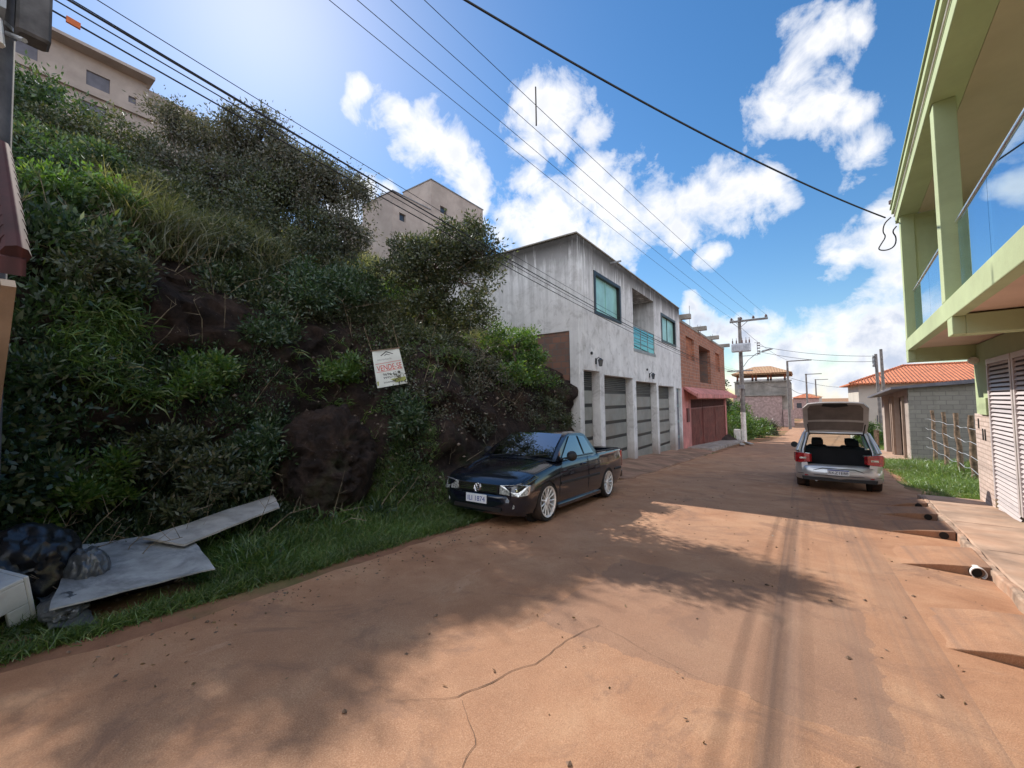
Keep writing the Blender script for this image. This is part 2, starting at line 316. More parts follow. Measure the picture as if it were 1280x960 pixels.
# ------------------------------------------------------------------ mesh builder
class MB:
    def __init__(s): s.v=[];s.f=[];s.sm=False
    def add(s,vs,fs):
        o=len(s.v);s.v+= [tuple(p) for p in vs];s.f+=[tuple(i+o for i in q) for q in fs];return s
    def box(s,x0,x1,y0,y1,z0,z1,bev=0):
        if bev>0:
            b=bev
            # chamfer vertical+horizontal via octagonal-ish profile in z
            vs=[];fs=[]
            for (z,i) in ((z0,b),(z0+b,0),(z1-b,0),(z1,b)):
                vs+=[(x0+i,y0+b,z),(x0+i+ (b if i==0 else 0),y0+i,z)] if False else [(x0+i+b,y0+i,z),(x1-i-b,y0+i,z),(x1-i,y0+i+b,z),(x1-i,y1-i-b,z),(x1-i-b,y1-i,z),(x0+i+b,y1-i,z),(x0+i,y1-i-b,z),(x0+i,y0+i+b,z)]
            for k in range(3):
                for j in range(8): fs.append((k*8+j,k*8+(j+1)%8,(k+1)*8+(j+1)%8,(k+1)*8+j))
            fs.append(tuple(range(7,-1,-1)));fs.append(tuple(range(24,32)));return s.add(vs,fs)
        return s.add([(x0,y0,z0),(x1,y0,z0),(x1,y1,z0),(x0,y1,z0),(x0,y0,z1),(x1,y0,z1),(x1,y1,z1),(x0,y1,z1)],
          [(3,2,1,0),(4,5,6,7),(0,1,5,4),(1,2,6,5),(2,3,7,6),(3,0,4,7)])
    def hexa(s,b,t):   # bottom 4, top 4 points (ccw from above)
        return s.add(list(b)+list(t),[(3,2,1,0),(4,5,6,7),(0,1,5,4),(1,2,6,5),(2,3,7,6),(3,0,4,7)])
    def prism(s,poly,axis,a,b):  # poly 2d extruded on axis from a to b
        n=len(poly)
        def P(p,t): return {'x':(t,p[0],p[1]),'y':(p[0],t,p[1]),'z':(p[0],p[1],t)}[axis]
        vs=[P(p,a) for p in poly]+[P(p,b) for p in poly]
        fs=[(i,(i+1)%n,n+(i+1)%n,n+i) for i in range(n)]+[tuple(range(n-1,-1,-1)),tuple(range(n,2*n))]
        return s.add(vs,fs)
    def tube(s,pts,rad,n=8,cap=True):
        pts=[Vector(p) for p in pts];m=len(pts)
        rr=rad if isinstance(rad,(list,tuple)) else [rad]*m
        vs=[];fs=[];prev=None
        for i,p in enumerate(pts):
            d=(pts[min(i+1,m-1)]-pts[max(i-1,0)]).normalized()
            if prev is None:
                a=Vector((0,0,1)) if abs(d.z)<.9 else Vector((1,0,0));x=d.cross(a).normalized()
            else: x=(prev-d*prev.dot(d)).normalized()
            prev=x;y=d.cross(x)
            for k in range(n):
                t=2*math.pi*k/n;vs.append(p+(x*math.cos(t)+y*math.sin(t))*rr[i])
        for i in range(m-1):
            for k in range(n): fs.append((i*n+k,i*n+(k+1)%n,(i+1)*n+(k+1)%n,(i+1)*n+k))
        if cap: fs.append(tuple(range(n-1,-1,-1)));fs.append(tuple((m-1)*n+k for k in range(n)))
        return s.add(vs,fs)
    def cyl(s,c,axis,r_,h,n=24,r2=None):
        d={'x':Vector((1,0,0)),'y':Vector((0,1,0)),'z':Vector((0,0,1))}[axis] if isinstance(axis,str) else Vector(axis).normalized()
        c=Vector(c);return s.tube([c-d*h/2,c+d*h/2],[r_,r2 if r2 is not None else r_],n)
    def lathe(s,c,axis,prof,n=28): # prof [(r,t)]
        d={'x':Vector((1,0,0)),'y':Vector((0,1,0)),'z':Vector((0,0,1))}[axis];a=Vector((0,0,1)) if axis!='z' else Vector((1,0,0))
        x=d.cross(a).normalized();y=d.cross(x);c=Vector(c);vs=[];fs=[];m=len(prof)
        for (q,t) in prof:
            for k in range(n):
                w=2*math.pi*k/n;vs.append(c+d*t+(x*math.cos(w)+y*math.sin(w))*q)
        for i in range(m-1):
            for k in range(n): fs.append((i*n+k,i*n+(k+1)%n,(i+1)*n+(k+1)%n,(i+1)*n+k))
        return s.add(vs,fs)
ROOT={}
def mesh_of(name,mb,Minv=None):
    me=bpy.data.meshes.new(name)
    vs=mb.v if Minv is None else [tuple(Minv@Vector(p)) for p in mb.v]
    me.from_pydata(vs,[],mb.f);me.update()
    bm=bmesh.new();bm.from_mesh(me);bmesh.ops.recalc_face_normals(bm,faces=bm.faces);bm.to_mesh(me);bm.free()
    return me
def smooth(me,ang=35):
    me.polygons.foreach_set('use_smooth',[True]*len(me.polygons));me.set_sharp_from_angle(angle=R(ang));me.update()
def ob(name,mb,mat,parent=None,world=True,sm=None,bevel=0,label=None,kind=None):
    Mi=None
    if parent is not None:
        rt=ROOT[parent.name]
        if world: Mi=rt.inverted()
    me=mesh_of(name,mb,Mi);me.materials.append(MT[mat] if isinstance(mat,str) else mat)
    if sm: smooth(me,sm)
    o=bpy.data.objects.new(name,me);COL.objects.link(o)
    if parent is not None: o.parent=parent;ROOT[o.name]=ROOT[parent.name]
    else: ROOT[o.name]=Matrix.Identity(4)
    if bevel:
        b=o.modifiers.new('bevel','BEVEL');b.width=bevel;b.segments=2;b.limit_method='ANGLE'
    if label: o['label']=label
    if kind: o['kind']=kind
    return o
def thing(name,label,cat,loc=(0,0,0),rz=0,group=None):
    o=bpy.data.objects.new(name,None);COL.objects.link(o);o.empty_display_size=.1
    o.location=loc;o.rotation_euler=(0,0,rz);o['label']=label;o['category']=cat
    if group:o['group']=group
    ROOT[o.name]=Matrix.Translation(Vector(loc))@Matrix.Rotation(rz,4,'Z');return o
def tag(o,label,cat,group=None,kind=None):
    o['label']=label;o['category']=cat
    if group:o['group']=group
    if kind:o['kind']=kind
    return o
def rehome(o,loc):
    """single-mesh thing: put origin at its base"""
    loc=Vector(loc);o.data.transform(Matrix.Translation(-loc));o.location=loc;ROOT[o.name]=Matrix.Translation(loc);return o
def struct(name,mb,mat,sm=None):
    o=ob(name,mb,mat,sm=sm);o['kind']='structure';return o
def npmesh(name,V,faces_flat,counts,mat,parent=None,world=True):
    me=bpy.data.meshes.new(name);V=np.asarray(V,np.float32)
    if parent is not None and world:
        t=ROOT[parent.name].translation;V=V-np.array(t,np.float32)
    me.vertices.add(len(V));me.vertices.foreach_set('co',V.ravel())
    ff=np.asarray(faces_flat,np.int32);ct=np.asarray(counts,np.int32)
    me.loops.add(len(ff));me.loops.foreach_set('vertex_index',ff)
    me.polygons.add(len(ct));me.polygons.foreach_set('loop_start',np.concatenate([[0],np.cumsum(ct)[:-1]]).astype(np.int32))
    me.update(calc_edges=True);me.validate()
    me.materials.append(MT[mat])
    o=bpy.data.objects.new(name,me);COL.objects.link(o)
    if parent is not None:o.parent=parent;ROOT[o.name]=ROOT[parent.name]
    else: ROOT[o.name]=Matrix.Identity(4)
    return o
def unit(a): return a/(np.linalg.norm(a,axis=1,keepdims=True)+1e-9)
def rnd_dirs(n): return unit(RNG.normal(size=(n,3)))
class Leaves:
    def __init__(s): s.V=[];s.n=0
    def leaf(s,P,D,Ln,W,fold=.15):
        """one kite of four vertices each"""
        n=len(P);D=unit(D);S=unit(np.cross(D,rnd_dirs(n)));Nn=np.cross(D,S)
        Ln=np.broadcast_to(Ln,(n,))[:,None];W=np.broadcast_to(W,(n,))[:,None]
        a=P;b=P+D*Ln*.45+S*W*.5;c=P+D*Ln+Nn*Ln*RNG.uniform(-fold,fold,(n,1));d=P+D*Ln*.45-S*W*.5
        s.V.append(np.stack([a,b,c,d],1).reshape(-1,3));s.n+=n
    def build(s,name,mat,parent=None):
        V=np.concatenate(s.V);n=s.n
        return npmesh(name,V,np.arange(4*n),np.full(n,4),mat,parent)
class Blades:
    """bent blades: quad + quad-ish tip"""
    def __init__(s): s.V=[];s.n=0
    def blades(s,P,D,Ln,W,bend=.45):
        n=len(P);D=unit(D);Ln=np.broadcast_to(Ln,(n,))[:,None];W=np.broadcast_to(W,(n,))[:,None]
        S=unit(np.cross(D,rnd_dirs(n)));out=np.cross(S,D);out[:,2]-=.6;out=unit(out)
        m=P+D*Ln*.55;t=m+unit(D+out*bend*2)*Ln*.5
        s.V.append(np.stack([P-S*W*.5,P+S*W*.5,m+S*W*.42,m-S*W*.42,t],1).reshape(-1,3));s.n+=n
    def build(s,name,mat,parent=None):
        V=np.concatenate(s.V);n=s.n;b=np.arange(n)[:,None]*5
        ff=(b+np.array([[0,1,2,3,3,2,4]])).ravel();ct=np.tile([4,3],n)
        return npmesh(name,V,ff,ct,mat,parent)
# ------------------------------------------------------------------ world: sky + clouds
w=bpy.data.worlds.new('World');scene.world=w;w.use_nodes=True;nt=w.node_tree
for n in list(nt.nodes): nt.nodes.remove(n)
SE=R(43);saz=Vector((-.928,.371,0)).normalized()
SUN=Vector((saz.x*math.cos(SE),saz.y*math.cos(SE),math.sin(SE)))
sky=nt.nodes.new('ShaderNodeTexSky');sky.sky_type='NISHITA';sky.sun_disc=False;sky.sun_elevation=SE
sky.sun_rotation=math.atan2(saz.x,saz.y);sky.altitude=900;sky.air_density=1.25;sky.dust_density=.55;sky.ozone_density=2.2
tc=nt.nodes.new('ShaderNodeTexCoord');DIR=tc.outputs['Generated']
def blob(px,py,pr,sx=1.0):
    d=rdir(px,py);e=((rdir(px+pr,py)-d).length+(rdir(px,py+pr)-d).length)/2;return d,e
CL=[(497,142,34),(530,165,40),(562,190,42),(590,222,36),(597,250,22),(448,116,20),
 (672,135,42),(700,140,44),(742,160,30),(668,190,28),(660,222,30),(705,175,30),
 (645,285,40),(690,262,55),(735,240,48),(770,265,58),(820,262,46),(850,285,30),(870,258,42),(918,242,52),(955,235,42),(700,300,50),(760,310,40),(660,300,35),
 (885,318,22),
 (985,95,34),(1010,65,38),(1040,50,40),(1070,35,32),(975,135,38),(1015,135,42),(1060,150,44),(1090,190,40),
 (1060,325,38),(1100,305,48),(1125,350,40),(1110,260,34),
 (862,385,18),(880,400,26),(905,410,26),(940,425,34),(975,440,44),(1020,425,50),(1065,420,55),(1110,405,48),(1120,450,50),(1000,475,50),(1060,480,60),(940,470,40),(880,440,20),
 (430,262,28),(460,240,24),(490,235,18),(440,285,24)]
# warped direction for ragged cloud edges
wn=noise(nt,DIR,9,3,.6);
vs=nt.nodes.new('ShaderNodeVectorMath');vs.operation='SUBTRACT';L(nt,wn.outputs['Color'],vs.inputs[0]);vs.inputs[1].default_value=(.5,.5,.5)
vm=nt.nodes.new('ShaderNodeVectorMath');vm.operation='SCALE';L(nt,vs.outputs[0],vm.inputs[0]);vm.inputs['Scale'].default_value=.09
va=nt.nodes.new('ShaderNodeVectorMath');va.operation='ADD';L(nt,DIR,va.inputs[0]);L(nt,vm.outputs[0],va.inputs[1]);WD=va.outputs[0]
acc=None
for (x,y,rr_) in CL:
    d,e=blob(x,y,rr_)
    ds=nt.nodes.new('ShaderNodeVectorMath');ds.operation='DISTANCE';L(nt,WD,ds.inputs[0]);ds.inputs[1].default_value=d
    k=math_(nt,'SUBTRACT',1.0,math_(nt,'MULTIPLY',ds.outputs['Value'],1/(e*1.04)))
    if acc is None: acc=k
    else:
        mm=nt.nodes.new('ShaderNodeMath');mm.operation='SMOOTH_MAX';L(nt,acc,mm.inputs[0]);L(nt,k,mm.inputs[1]);mm.inputs[2].default_value=.25;acc=mm.outputs[0]
det=noise(nt,DIR,11,10,.64,.3)
det2=noise(nt,DIR,3.2,7,.6,.2)
fld=math_(nt,'ADD',math_(nt,'MULTIPLY',acc,.75),math_(nt,'MULTIPLY',math_(nt,'SUBTRACT',det.outputs[0],.5),2.0))
# loose clouds added over the unseen sky behind the viewer, thickened as fill
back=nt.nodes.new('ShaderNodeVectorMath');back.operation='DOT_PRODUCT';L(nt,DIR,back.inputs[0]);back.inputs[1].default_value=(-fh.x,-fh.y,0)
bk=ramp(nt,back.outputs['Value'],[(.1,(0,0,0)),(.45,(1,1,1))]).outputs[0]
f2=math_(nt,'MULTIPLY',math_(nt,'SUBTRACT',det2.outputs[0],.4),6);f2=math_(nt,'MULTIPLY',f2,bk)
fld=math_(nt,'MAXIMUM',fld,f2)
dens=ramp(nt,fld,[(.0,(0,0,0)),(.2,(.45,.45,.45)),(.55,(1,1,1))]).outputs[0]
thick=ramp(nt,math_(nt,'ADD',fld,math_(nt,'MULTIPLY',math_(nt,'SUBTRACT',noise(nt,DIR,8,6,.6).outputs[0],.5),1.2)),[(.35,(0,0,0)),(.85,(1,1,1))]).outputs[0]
dz=nt.nodes.new('ShaderNodeSeparateXYZ');L(nt,DIR,dz.inputs[0])
lowg=ramp(nt,dz.outputs['Z'],[(.0,(.3,.3,.3)),(.02,(.8,.8,.8)),(.14,(1,1,1)),(.24,(.35,.35,.35)),(.6,(.3,.3,.3))]).outputs[0]
CW=5.3
ccol=mix(nt,math_(nt,'MULTIPLY',thick,lowg),(CW,CW*1.0,CW*1.02),(CW*.5,CW*.58,CW*.74))
# unseen front-lit clouds behind the viewer, brightened to lift the shaded walls with fill light
fill_boost=math_(nt,'ADD',math_(nt,'MULTIPLY',bk,1.15),1.0)
bv=nt.nodes.new('ShaderNodeVectorMath');bv.operation='SCALE';L(nt,ccol,bv.inputs[0]);L(nt,fill_boost,bv.inputs['Scale']);ccol=bv.outputs[0]
hs=nt.nodes.new('ShaderNodeHueSaturation');hs.inputs['Saturation'].default_value=1.3;hs.inputs['Value'].default_value=.72;L(nt,sky.outputs[0],hs.inputs['Color'])
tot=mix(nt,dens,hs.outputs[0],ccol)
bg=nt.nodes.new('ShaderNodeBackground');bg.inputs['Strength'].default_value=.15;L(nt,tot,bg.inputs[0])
w.cycles.sampling_method='NONE'
wo=nt.nodes.new('ShaderNodeOutputWorld');L(nt,bg.outputs[0],wo.inputs[0])
sl=bpy.data.lights.new('sun','SUN');sl.energy=4.6;sl.angle=R(.5);sl.color=(1,.93,.84)
so=bpy.data.objects.new('sun',sl);COL.objects.link(so);so.rotation_euler=SUN.to_track_quat('Z','Y').to_euler();so.location=(0,0,30)
scene.view_settings.view_transform='Standard';scene.view_settings.look='None';scene.view_settings.exposure=.47;scene.view_settings.gamma=1
scene.render.engine='CYCLES';scene.cycles.max_bounces=7;scene.cycles.transparent_max_bounces=12
#@@SETTING
# ------------------------------------------------------------------ ground, hillside, road
def gridmesh(xs,ys,zf,xd=None):
    X,Y=np.meshgrid(xs,ys,indexing='ij');Z=zf(X,Y);V=np.stack([X,Y,Z],-1)
    if xd is not None: V=xd(V)
    n,m=len(xs),len(ys);i=np.arange(n-1)[:,None]*m+np.arange(m-1)[None,:];i=i.ravel()
    F_=np.stack([i,i+m,i+m+1,i+1],1).ravel()
    return V.reshape(-1,3),F_,np.full(len(i),4)
xs=np.unique(np.concatenate([np.linspace(-2500,-80,12),np.linspace(-80,-5,20),np.linspace(-5,12,69),np.linspace(12,60,14),np.linspace(60,2500,12)]))
ys=np.unique(np.concatenate([np.linspace(-2500,-20,10),np.linspace(-20,60,161),np.linspace(60,220,30),np.linspace(220,2500,12)]))
def gzf(X,Y):
    n=.05*fbm(X*.8,Y*.8)*sst(2.0,2.6,X)
    return g(Y)+n-.004-.5*sst(-5.4,-8,X)
V,F_,C_=gridmesh(xs,ys,gzf);gr=npmesh('ground',V,F_,C_,'soil');gr['kind']='structure'
xs=np.concatenate([np.linspace(-4.3,-10.5,110),np.linspace(-10.7,-30,70),np.linspace(-31,-160,30)])
ys=np.concatenate([np.linspace(-60,-6,24),np.linspace(-5.8,13,190),np.linspace(13.5,90,90),np.linspace(92,220,20)])
def hill_xd(V):
    X,Y,Z=V[...,0].copy(),V[...,1],V[...,2]
    d=-X-4.9
    st=np.exp(-((d-np.where(Y>5,1.2,2.7))/1.0)**2)
    rel=Z-g(Y)
    V[...,0]=X+st*(.6*fbm(Y*.9,Z*2.2,3.,4)+.3*np.abs(fbm(Y*2.5,Z*5,1.,4))+.12*fbm(Y*7,Z*14,1.,3))
    V[...,2]=Z+sst(.1,1.5,rel)*(.25*fbm(X*.7,Y*.7,5.)+.12*fbm(X*2.6,Y*2.6,9.))+.03*fbm(X*3,Y*3)*sst(0,.4,d)-.012*(d<=.05)-.3*sst(-.15,-.45,d)
    return V
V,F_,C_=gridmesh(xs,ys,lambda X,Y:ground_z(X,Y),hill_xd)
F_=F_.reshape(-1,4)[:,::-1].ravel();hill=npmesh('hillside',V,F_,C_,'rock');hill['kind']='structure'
HILLV=V.reshape(len(xs),len(ys),3)
hill.data.polygons.foreach_set('use_smooth',[True]*len(hill.data.polygons))
# road
def rl(y): # left edge
    return np.interp(y,[-40,0,5,11,20,36,45,60,80,140,300],[-4.05,-4.0,-4.05,-4.0,-3.9,-3.5,-2.7,-1.7,-1.1,3,14])
def rr_(y):
    return np.interp(y,[-40,-8,5.6,12.4,26,40,60,80,140,300],[.9,.9,1.62,2.08,2.6,3.6,4.4,5.0,9,21])
yy=np.concatenate([np.linspace(-40,0,30),np.linspace(.2,60,240),np.linspace(61,300,60)])
V=[]
for y in yy:
    a=rl(y)+.16*float(fbm(y*1.3,2.))+.05*float(fbm(y*6,9.));b=rr_(y)+(.12*float(fbm(y*1.1,5.)) if y>12.6 else .12)
    for k in range(13):
        t=k/12;x=a+(b-a)*t;V.append((x,y,gf(y)+.012+.02*(1-(2*t-1)**2)))
n=len(yy);i=(np.arange(n-1)[:,None]*13+np.arange(12)[None,:]).ravel()
road=npmesh('road',np.array(V),np.stack([i,i+1,i+14,i+13],1).ravel(),np.full(len(i),4),'road');road['kind']='structure'
road.data.polygons.foreach_set('use_smooth',[True]*len(road.data.polygons))
def roadz(x,y):
    a,b=rl(y),rr_(y);t=(x-a)/(b-a);return g(y)+.012+.02*(1-(2*t-1)**2)
def crack(pts,wd):
    mb=MB();P=[];
    for a,b in zip(pts[:-1],pts[1:]):
        L_=math.dist(a,b);m=max(2,int(L_/.04))
        for k in range(m): P.append((a[0]+(b[0]-a[0])*k/m,a[1]+(b[1]-a[1])*k/m))
    for j,(x,y) in enumerate(P):
        x+=.05*float(fbm(j*.13,pts[0][0]*9))+.02*float(fbm(j*.5,3.3));y+=.03*float(fbm(j*.2,7.7));w_=wd*(.5+.9*abs(float(vnoise(j*.3,1.5))))
        z=float(roadz(x,y))+.004
        mb.v+=[(x-w_,y,z),(x+w_,y+w_*.5,z)]
    mb.f=[(2*j,2*j+1,2*j+3,2*j+2) for j in range(len(P)-1)]
    return ob('crack',mb,'crack',road)
crack([(-1.36,3.0),(-1.42,2.6),(-1.5,2.15),(-1.62,1.75),(-1.9,1.5)],.0035)
crack([(-1.62,1.75),(-1.35,1.55),(-1.2,1.2)],.0022)
crack([(-1.36,3.0),(-1.1,2.93),(-.6,2.75),(.1,2.7)],.002)
# sidewalks
a4=R(4.2);GC=Vector((1.98,12.5,0))
def GL(v,yl,z=0): # green frame to world
    return (GC.x+v*math.cos(a4)+yl*math.sin(a4),GC.y-v*math.sin(a4)+yl*math.cos(a4),z)
def strip(v0,v1,y0,y1,n,zt,zb):
    mb=MB();
    for k in range(n+1):
        yl=y0+(y1-y0)*k/n
        for v,dz in ((v0,zb),(v0+.012,zt-.015),(v0+.03,zt),(v1,zt)):
            jig=.03*float(fbm(yl*3,v0*3)) if v<v0+.1 else 0
            p=GL(v+jig,yl);mb.v.append((p[0],p[1],gf(p[1])+dz))
    for k in range(n):
        for j in range(3): a=k*4+j;mb.f.append((a,a+4,a+5,a+1))
    mb.f.append((0,1,2,3));b=n*4;mb.f.append((b+3,b+2,b+1,b))
    return mb
kerb=struct('kerb',strip(.02,.09,-16,-.05,160,.122,-.15),'kerb_dirty',30)
sw=struct('sidewalk',strip(.092,1.6,-16,-.05,60,.118,-.15),'pavement',30)
mb=MB()
for yl in (-1.3,-3.2,-5.1,-7.0,-9): # joints in the pavement
    p=[GL(v,yl+dy) for v,dy in ((.17,-.006),(1.15,-.006),(1.15,.006),(.17,.006))];o=len(mb.v)
    mb.v+=[(q[0],q[1],gf(q[1])+.1215) for q in p];mb.f.append((o,o+1,o+2,o+3))
ob('pavement_joint',mb,'crack',sw)
# concrete aprons on the left in front of the buildings
mb=MB();n=40
for k in range(n+1):
    y=11.0+(25.2-11.0)*k/n;e=-3.95+.12*float(fbm(y*.9,1.))
    for x,dz in ((e,-.05),(e-.05,.035),(-4.7,.1),(-5.75,.16)): mb.v.append((x,y,gf(y)+dz))
for k in range(n):
    for j in range(3): a=k*4+j;mb.f.append((a,a+1,a+5,a+4))
mb.f.append((0,1,2,3));struct('garage_apron',mb,'apron',30)
mb=MB();n=30
for k in range(n+1):
    y=25.2+(40.9-25.2)*k/n;e=-4.15+.05*float(fbm(y*.9,1.))
    for x,dz in ((e,-.2),(e,.16),(e-.03,.18),(-5.75,.2)): mb.v.append((x,y,gf(y)+dz))
for k in range(n):
    for j in range(3): a=k*4+j;mb.f.append((a,a+1,a+5,a+4))
mb.f.append((0,1,2,3));struct('raised_pavement',mb,'concrete',30)
# driveway and yard of the shack
mb=MB();p=[(2.75,25.4),(4.2,25.4),(4.6,36),(3.3,36)]
mb.hexa([(x,y,gf(y)-.1) for x,y in p],[(x,y,gf(y)+.09) for x,y in p]);struct('driveway',mb,'pavement')
#@@THINGS
def wall_grid(mb,axis,t0,t1,u0,u1,z0,z1,holes):
    """wall slab between t0..t1 (thickness axis), spanning u0..u1, z0..z1 with rectangular holes (ua,ub,za,zb)"""
    us=sorted({u0,u1,*[h[0] for h in holes],*[h[1] for h in holes]});zs=sorted({z0,z1,*[h[2] for h in holes],*[h[3] for h in holes]})
    us=[q for q in us if u0<=q<=u1];zs=[q for q in zs if z0<=q<=z1]
    for a,b in zip(us[:-1],us[1:]):
        run=None
        for c,d in zip(zs[:-1],zs[1:]):
            m=((a+b)/2,(c+d)/2);inn=any(h[0]<m[0]<h[1] and h[2]<m[1]<h[3] for h in holes)
            if inn:
                if run: put(mb,axis,t0,t1,a,b,*run)
                run=None
            else: run=(run[0],d) if run else (c,d)
        if run: put(mb,axis,t0,t1,a,b,*run)
def put(mb,axis,t0,t1,a,b,c,d):
    if axis=='x': mb.box(t0,t1,a,b,c,d)
    else: mb.box(a,b,t0,t1,c,d)
def text_mesh(txt,size,thick=.002):
    cu=bpy.data.curves.new('t','FONT');cu.body=txt;cu.size=size;cu.extrude=thick;cu.align_x='CENTER';cu.align_y='CENTER'
    o=bpy.data.objects.new('t',cu);COL.objects.link(o);dg=bpy.context.evaluated_depsgraph_get()
    me=bpy.data.meshes.new_from_object(o.evaluated_get(dg));bpy.data.objects.remove(o);return me
def place_text(name,txt,size,Mx,mat,parent,sx=1.0):
    me=text_mesh(txt,size);me.transform(Mx@Matrix.Diagonal((sx,1,1,1)));me.name=name
    me.materials.clear();me.materials.append(MT[mat]);o=bpy.data.objects.new(name,me);COL.objects.link(o);o.parent=parent
    ROOT[o.name]=ROOT[parent.name];return o
# ---------------- white building
WX=-5.42
B=thing('white_building','two storey white rendered building with black rain stains and panelled garage gates','building',(WX,11.2,-.75))
holes=[(12.45,14.8,4.53,5.88),(16.25,19.2,3.66,6.2),(20.4,23.1,4.5,5.84),
 (11.5,12.73,-3,2.58),(13.11,15.98,-3,2.49),(16.38,19.28,-3,2.39),(19.57,22.46,-3,2.29),(22.94,23.95,-3,2.22)]
mb=MB();wall_grid(mb,'x',WX-.32,WX,11.2,24.15,-2.0,6.76,holes)
mb.box(-12.4,WX-.32,11.2,11.5,3.78,6.76);mb.box(-12.4,WX-.32,23.85,24.15,-2,6.76);mb.box(-12.4,-12.1,11.5,23.85,-2,6.76)
ob('wall',mb,'plaster',B,bevel=.012)
mb=MB();mb.box(-12.3,WX-.35,11.245,11.5,-2,3.776);ob('brick_side',mb,'brick_old',B)
mb=MB();mb.box(-12.35,WX-.34,11.5,23.85,6.45,6.6);ob('roof',mb,'grey_render',B)
mb=MB();mb.box(-12.45,WX+.03,11.15,11.35,6.762,6.81);mb.box(WX-.2,WX+.03,11.35,24.17,6.762,6.81);ob('coping',mb,'grey_render',B,bevel=.01)
mb=MB();mb.box(-7.2,-7.05,16.25,19.2,3.66,6.2);mb.box(-7.05,WX-.32,16.1,16.248,3.5,6.44);mb.box(-7.05,WX-.32,19.2,19.35,3.5,6.44);mb.box(-7.2,WX-.32,16.25,19.2,3.5,3.655);mb.box(-7.2,WX-.32,16.25,19.2,6.2,6.44)
ob('loggia',mb,'plaster',B)
mb=MB();mb.box(-7.04,-7.0,17.0,18.6,3.66,5.8);ob('balcony_door',mb,'window_dark',B)
for i,(y0,y1,z0,z1) in enumerate(((12.45,14.8,4.53,5.88),(20.4,23.1,4.5,5.84))):
    mb=MB();t=.09
    for q in ((y0-.05,y0+t,z0-.05,z1+.05),(y1-t,y1+.05,z0-.05,z1+.05),(y0+t,y1-t,z0-.05,z0+t*.7),(y0+t,y1-t,z1-t*.7,z1+.05)): mb.box(WX-.2,WX+.025,*q)
    fr=ob('window',mb,'dark_frame',B)
    mb=MB();mb.box(WX-.13,WX-.1,y0+t,y1-t,z0+t*.7,z1-t*.7);ob('pane',mb,'green_window',fr)
    mb=MB();ym=(y0+y1)/2;mb.box(WX-.098,WX-.075,ym-.025,ym+.025,z0+t*.7,z1-t*.7);ob('mullion',mb,'dark_frame' if i else 'green_window',fr)
mb=MB()
for k in range(3): mb.box(WX-.05,WX-.035,16.28+k*.97,16.28+k*.97+.95,3.72,4.62)
rg=ob('balcony_glass',mb,'teal_glass',B)
mb=MB();mb.box(WX-.07,WX-.015,16.25,19.2,4.62,4.66);mb.box(WX-.07,WX+.02,16.2,19.25,3.6,3.72)
for k in range(4): mb.box(WX-.06,WX-.025,16.25+k*.975-.0,16.28+k*.975-.0,3.72,4.62)
for z in (3.95,4.17,4.4): mb.box(WX-.034,WX-.022,16.28,19.2,z,z+.015)
ob('balcony_rail',mb,'metal_grey',B)
for (y0,y1,_,zt) in holes[3:7]:
    yb=gf((y0+y1)/2)-.05;X0=WX-.30
    mb=MB();mb.box(X0-.06,X0,y0,y1,yb,zt);gt=ob('garage_gate',mb,'dark_frame',B)
    H=zt-.55-yb;n=5
    for k in range(n):
        a=yb+.04+H*k/n;mb=MB();mb.box(X0+.002,X0+.035,y0+.06,y1-.06,a,a+H/n-.12);ob('panel',mb,'gate_panel',gt)
    mb=MB()
    for k in range(7): z=zt-.5+k*.07;mb.add([(X0+.002,y0+.06,z+.03),(X0+.05,y0+.06,z),(X0+.05,y1-.06,z),(X0+.002,y1-.06,z+.03),(X0+.002,y0+.06,z+.038),(X0+.05,y0+.06,z+.008),(X0+.05,y1-.06,z+.008),(X0+.002,y1-.06,z+.038)],[(0,1,2,3),(7,6,5,4),(0,4,5,1),(1,5,6,2),(2,6,7,3),(3,7,4,0)])
    ob('louvre',mb,'louver',gt)
y0,y1,_,zt=holes[7];mb=MB();mb.box(WX-.2,WX-.14,y0,y1,-1.35,zt);dr=ob('door',mb,'door_teal',B)
mb=MB()
for k in range(4): mb.box(WX-.138,WX-.12,y0+.1,y1-.1,-1.2+k*.85,-1.2+k*.85+.7)
ob('door_panel',mb,'shutter_blue',dr)
for y,z in ((12.42,2.86),(18.2,2.66)):
    mb=MB();mb.box(WX,WX+.03,y-.04,y+.04,z-.05,z+.14);mb.tube([(WX+.02,y,z+.1),(WX+.1,y,z+.17),(WX+.17,y,z+.12)],.012,6)
    sc=ob('wall_lantern',mb,'black_plastic',B)
    mb=MB();mb.lathe((WX+.17,y,z-.14),'z',[(.01,0),(.05,.01),(.085,.2),(.1,.21),(.02,.28),(.0,.28)],6);ob('shade',mb,'window_dark',sc)
    mb=MB();mb.cyl((WX+.02,y-.35,z+.28),'x',.05,.05,10);ob('wall_socket',mb,'black_plastic',B)
mb=MB();mb.box(WX,WX+.4,13.9,13.96,6.55,6.6);ob('roof_spout',mb,'metal_grey',B)
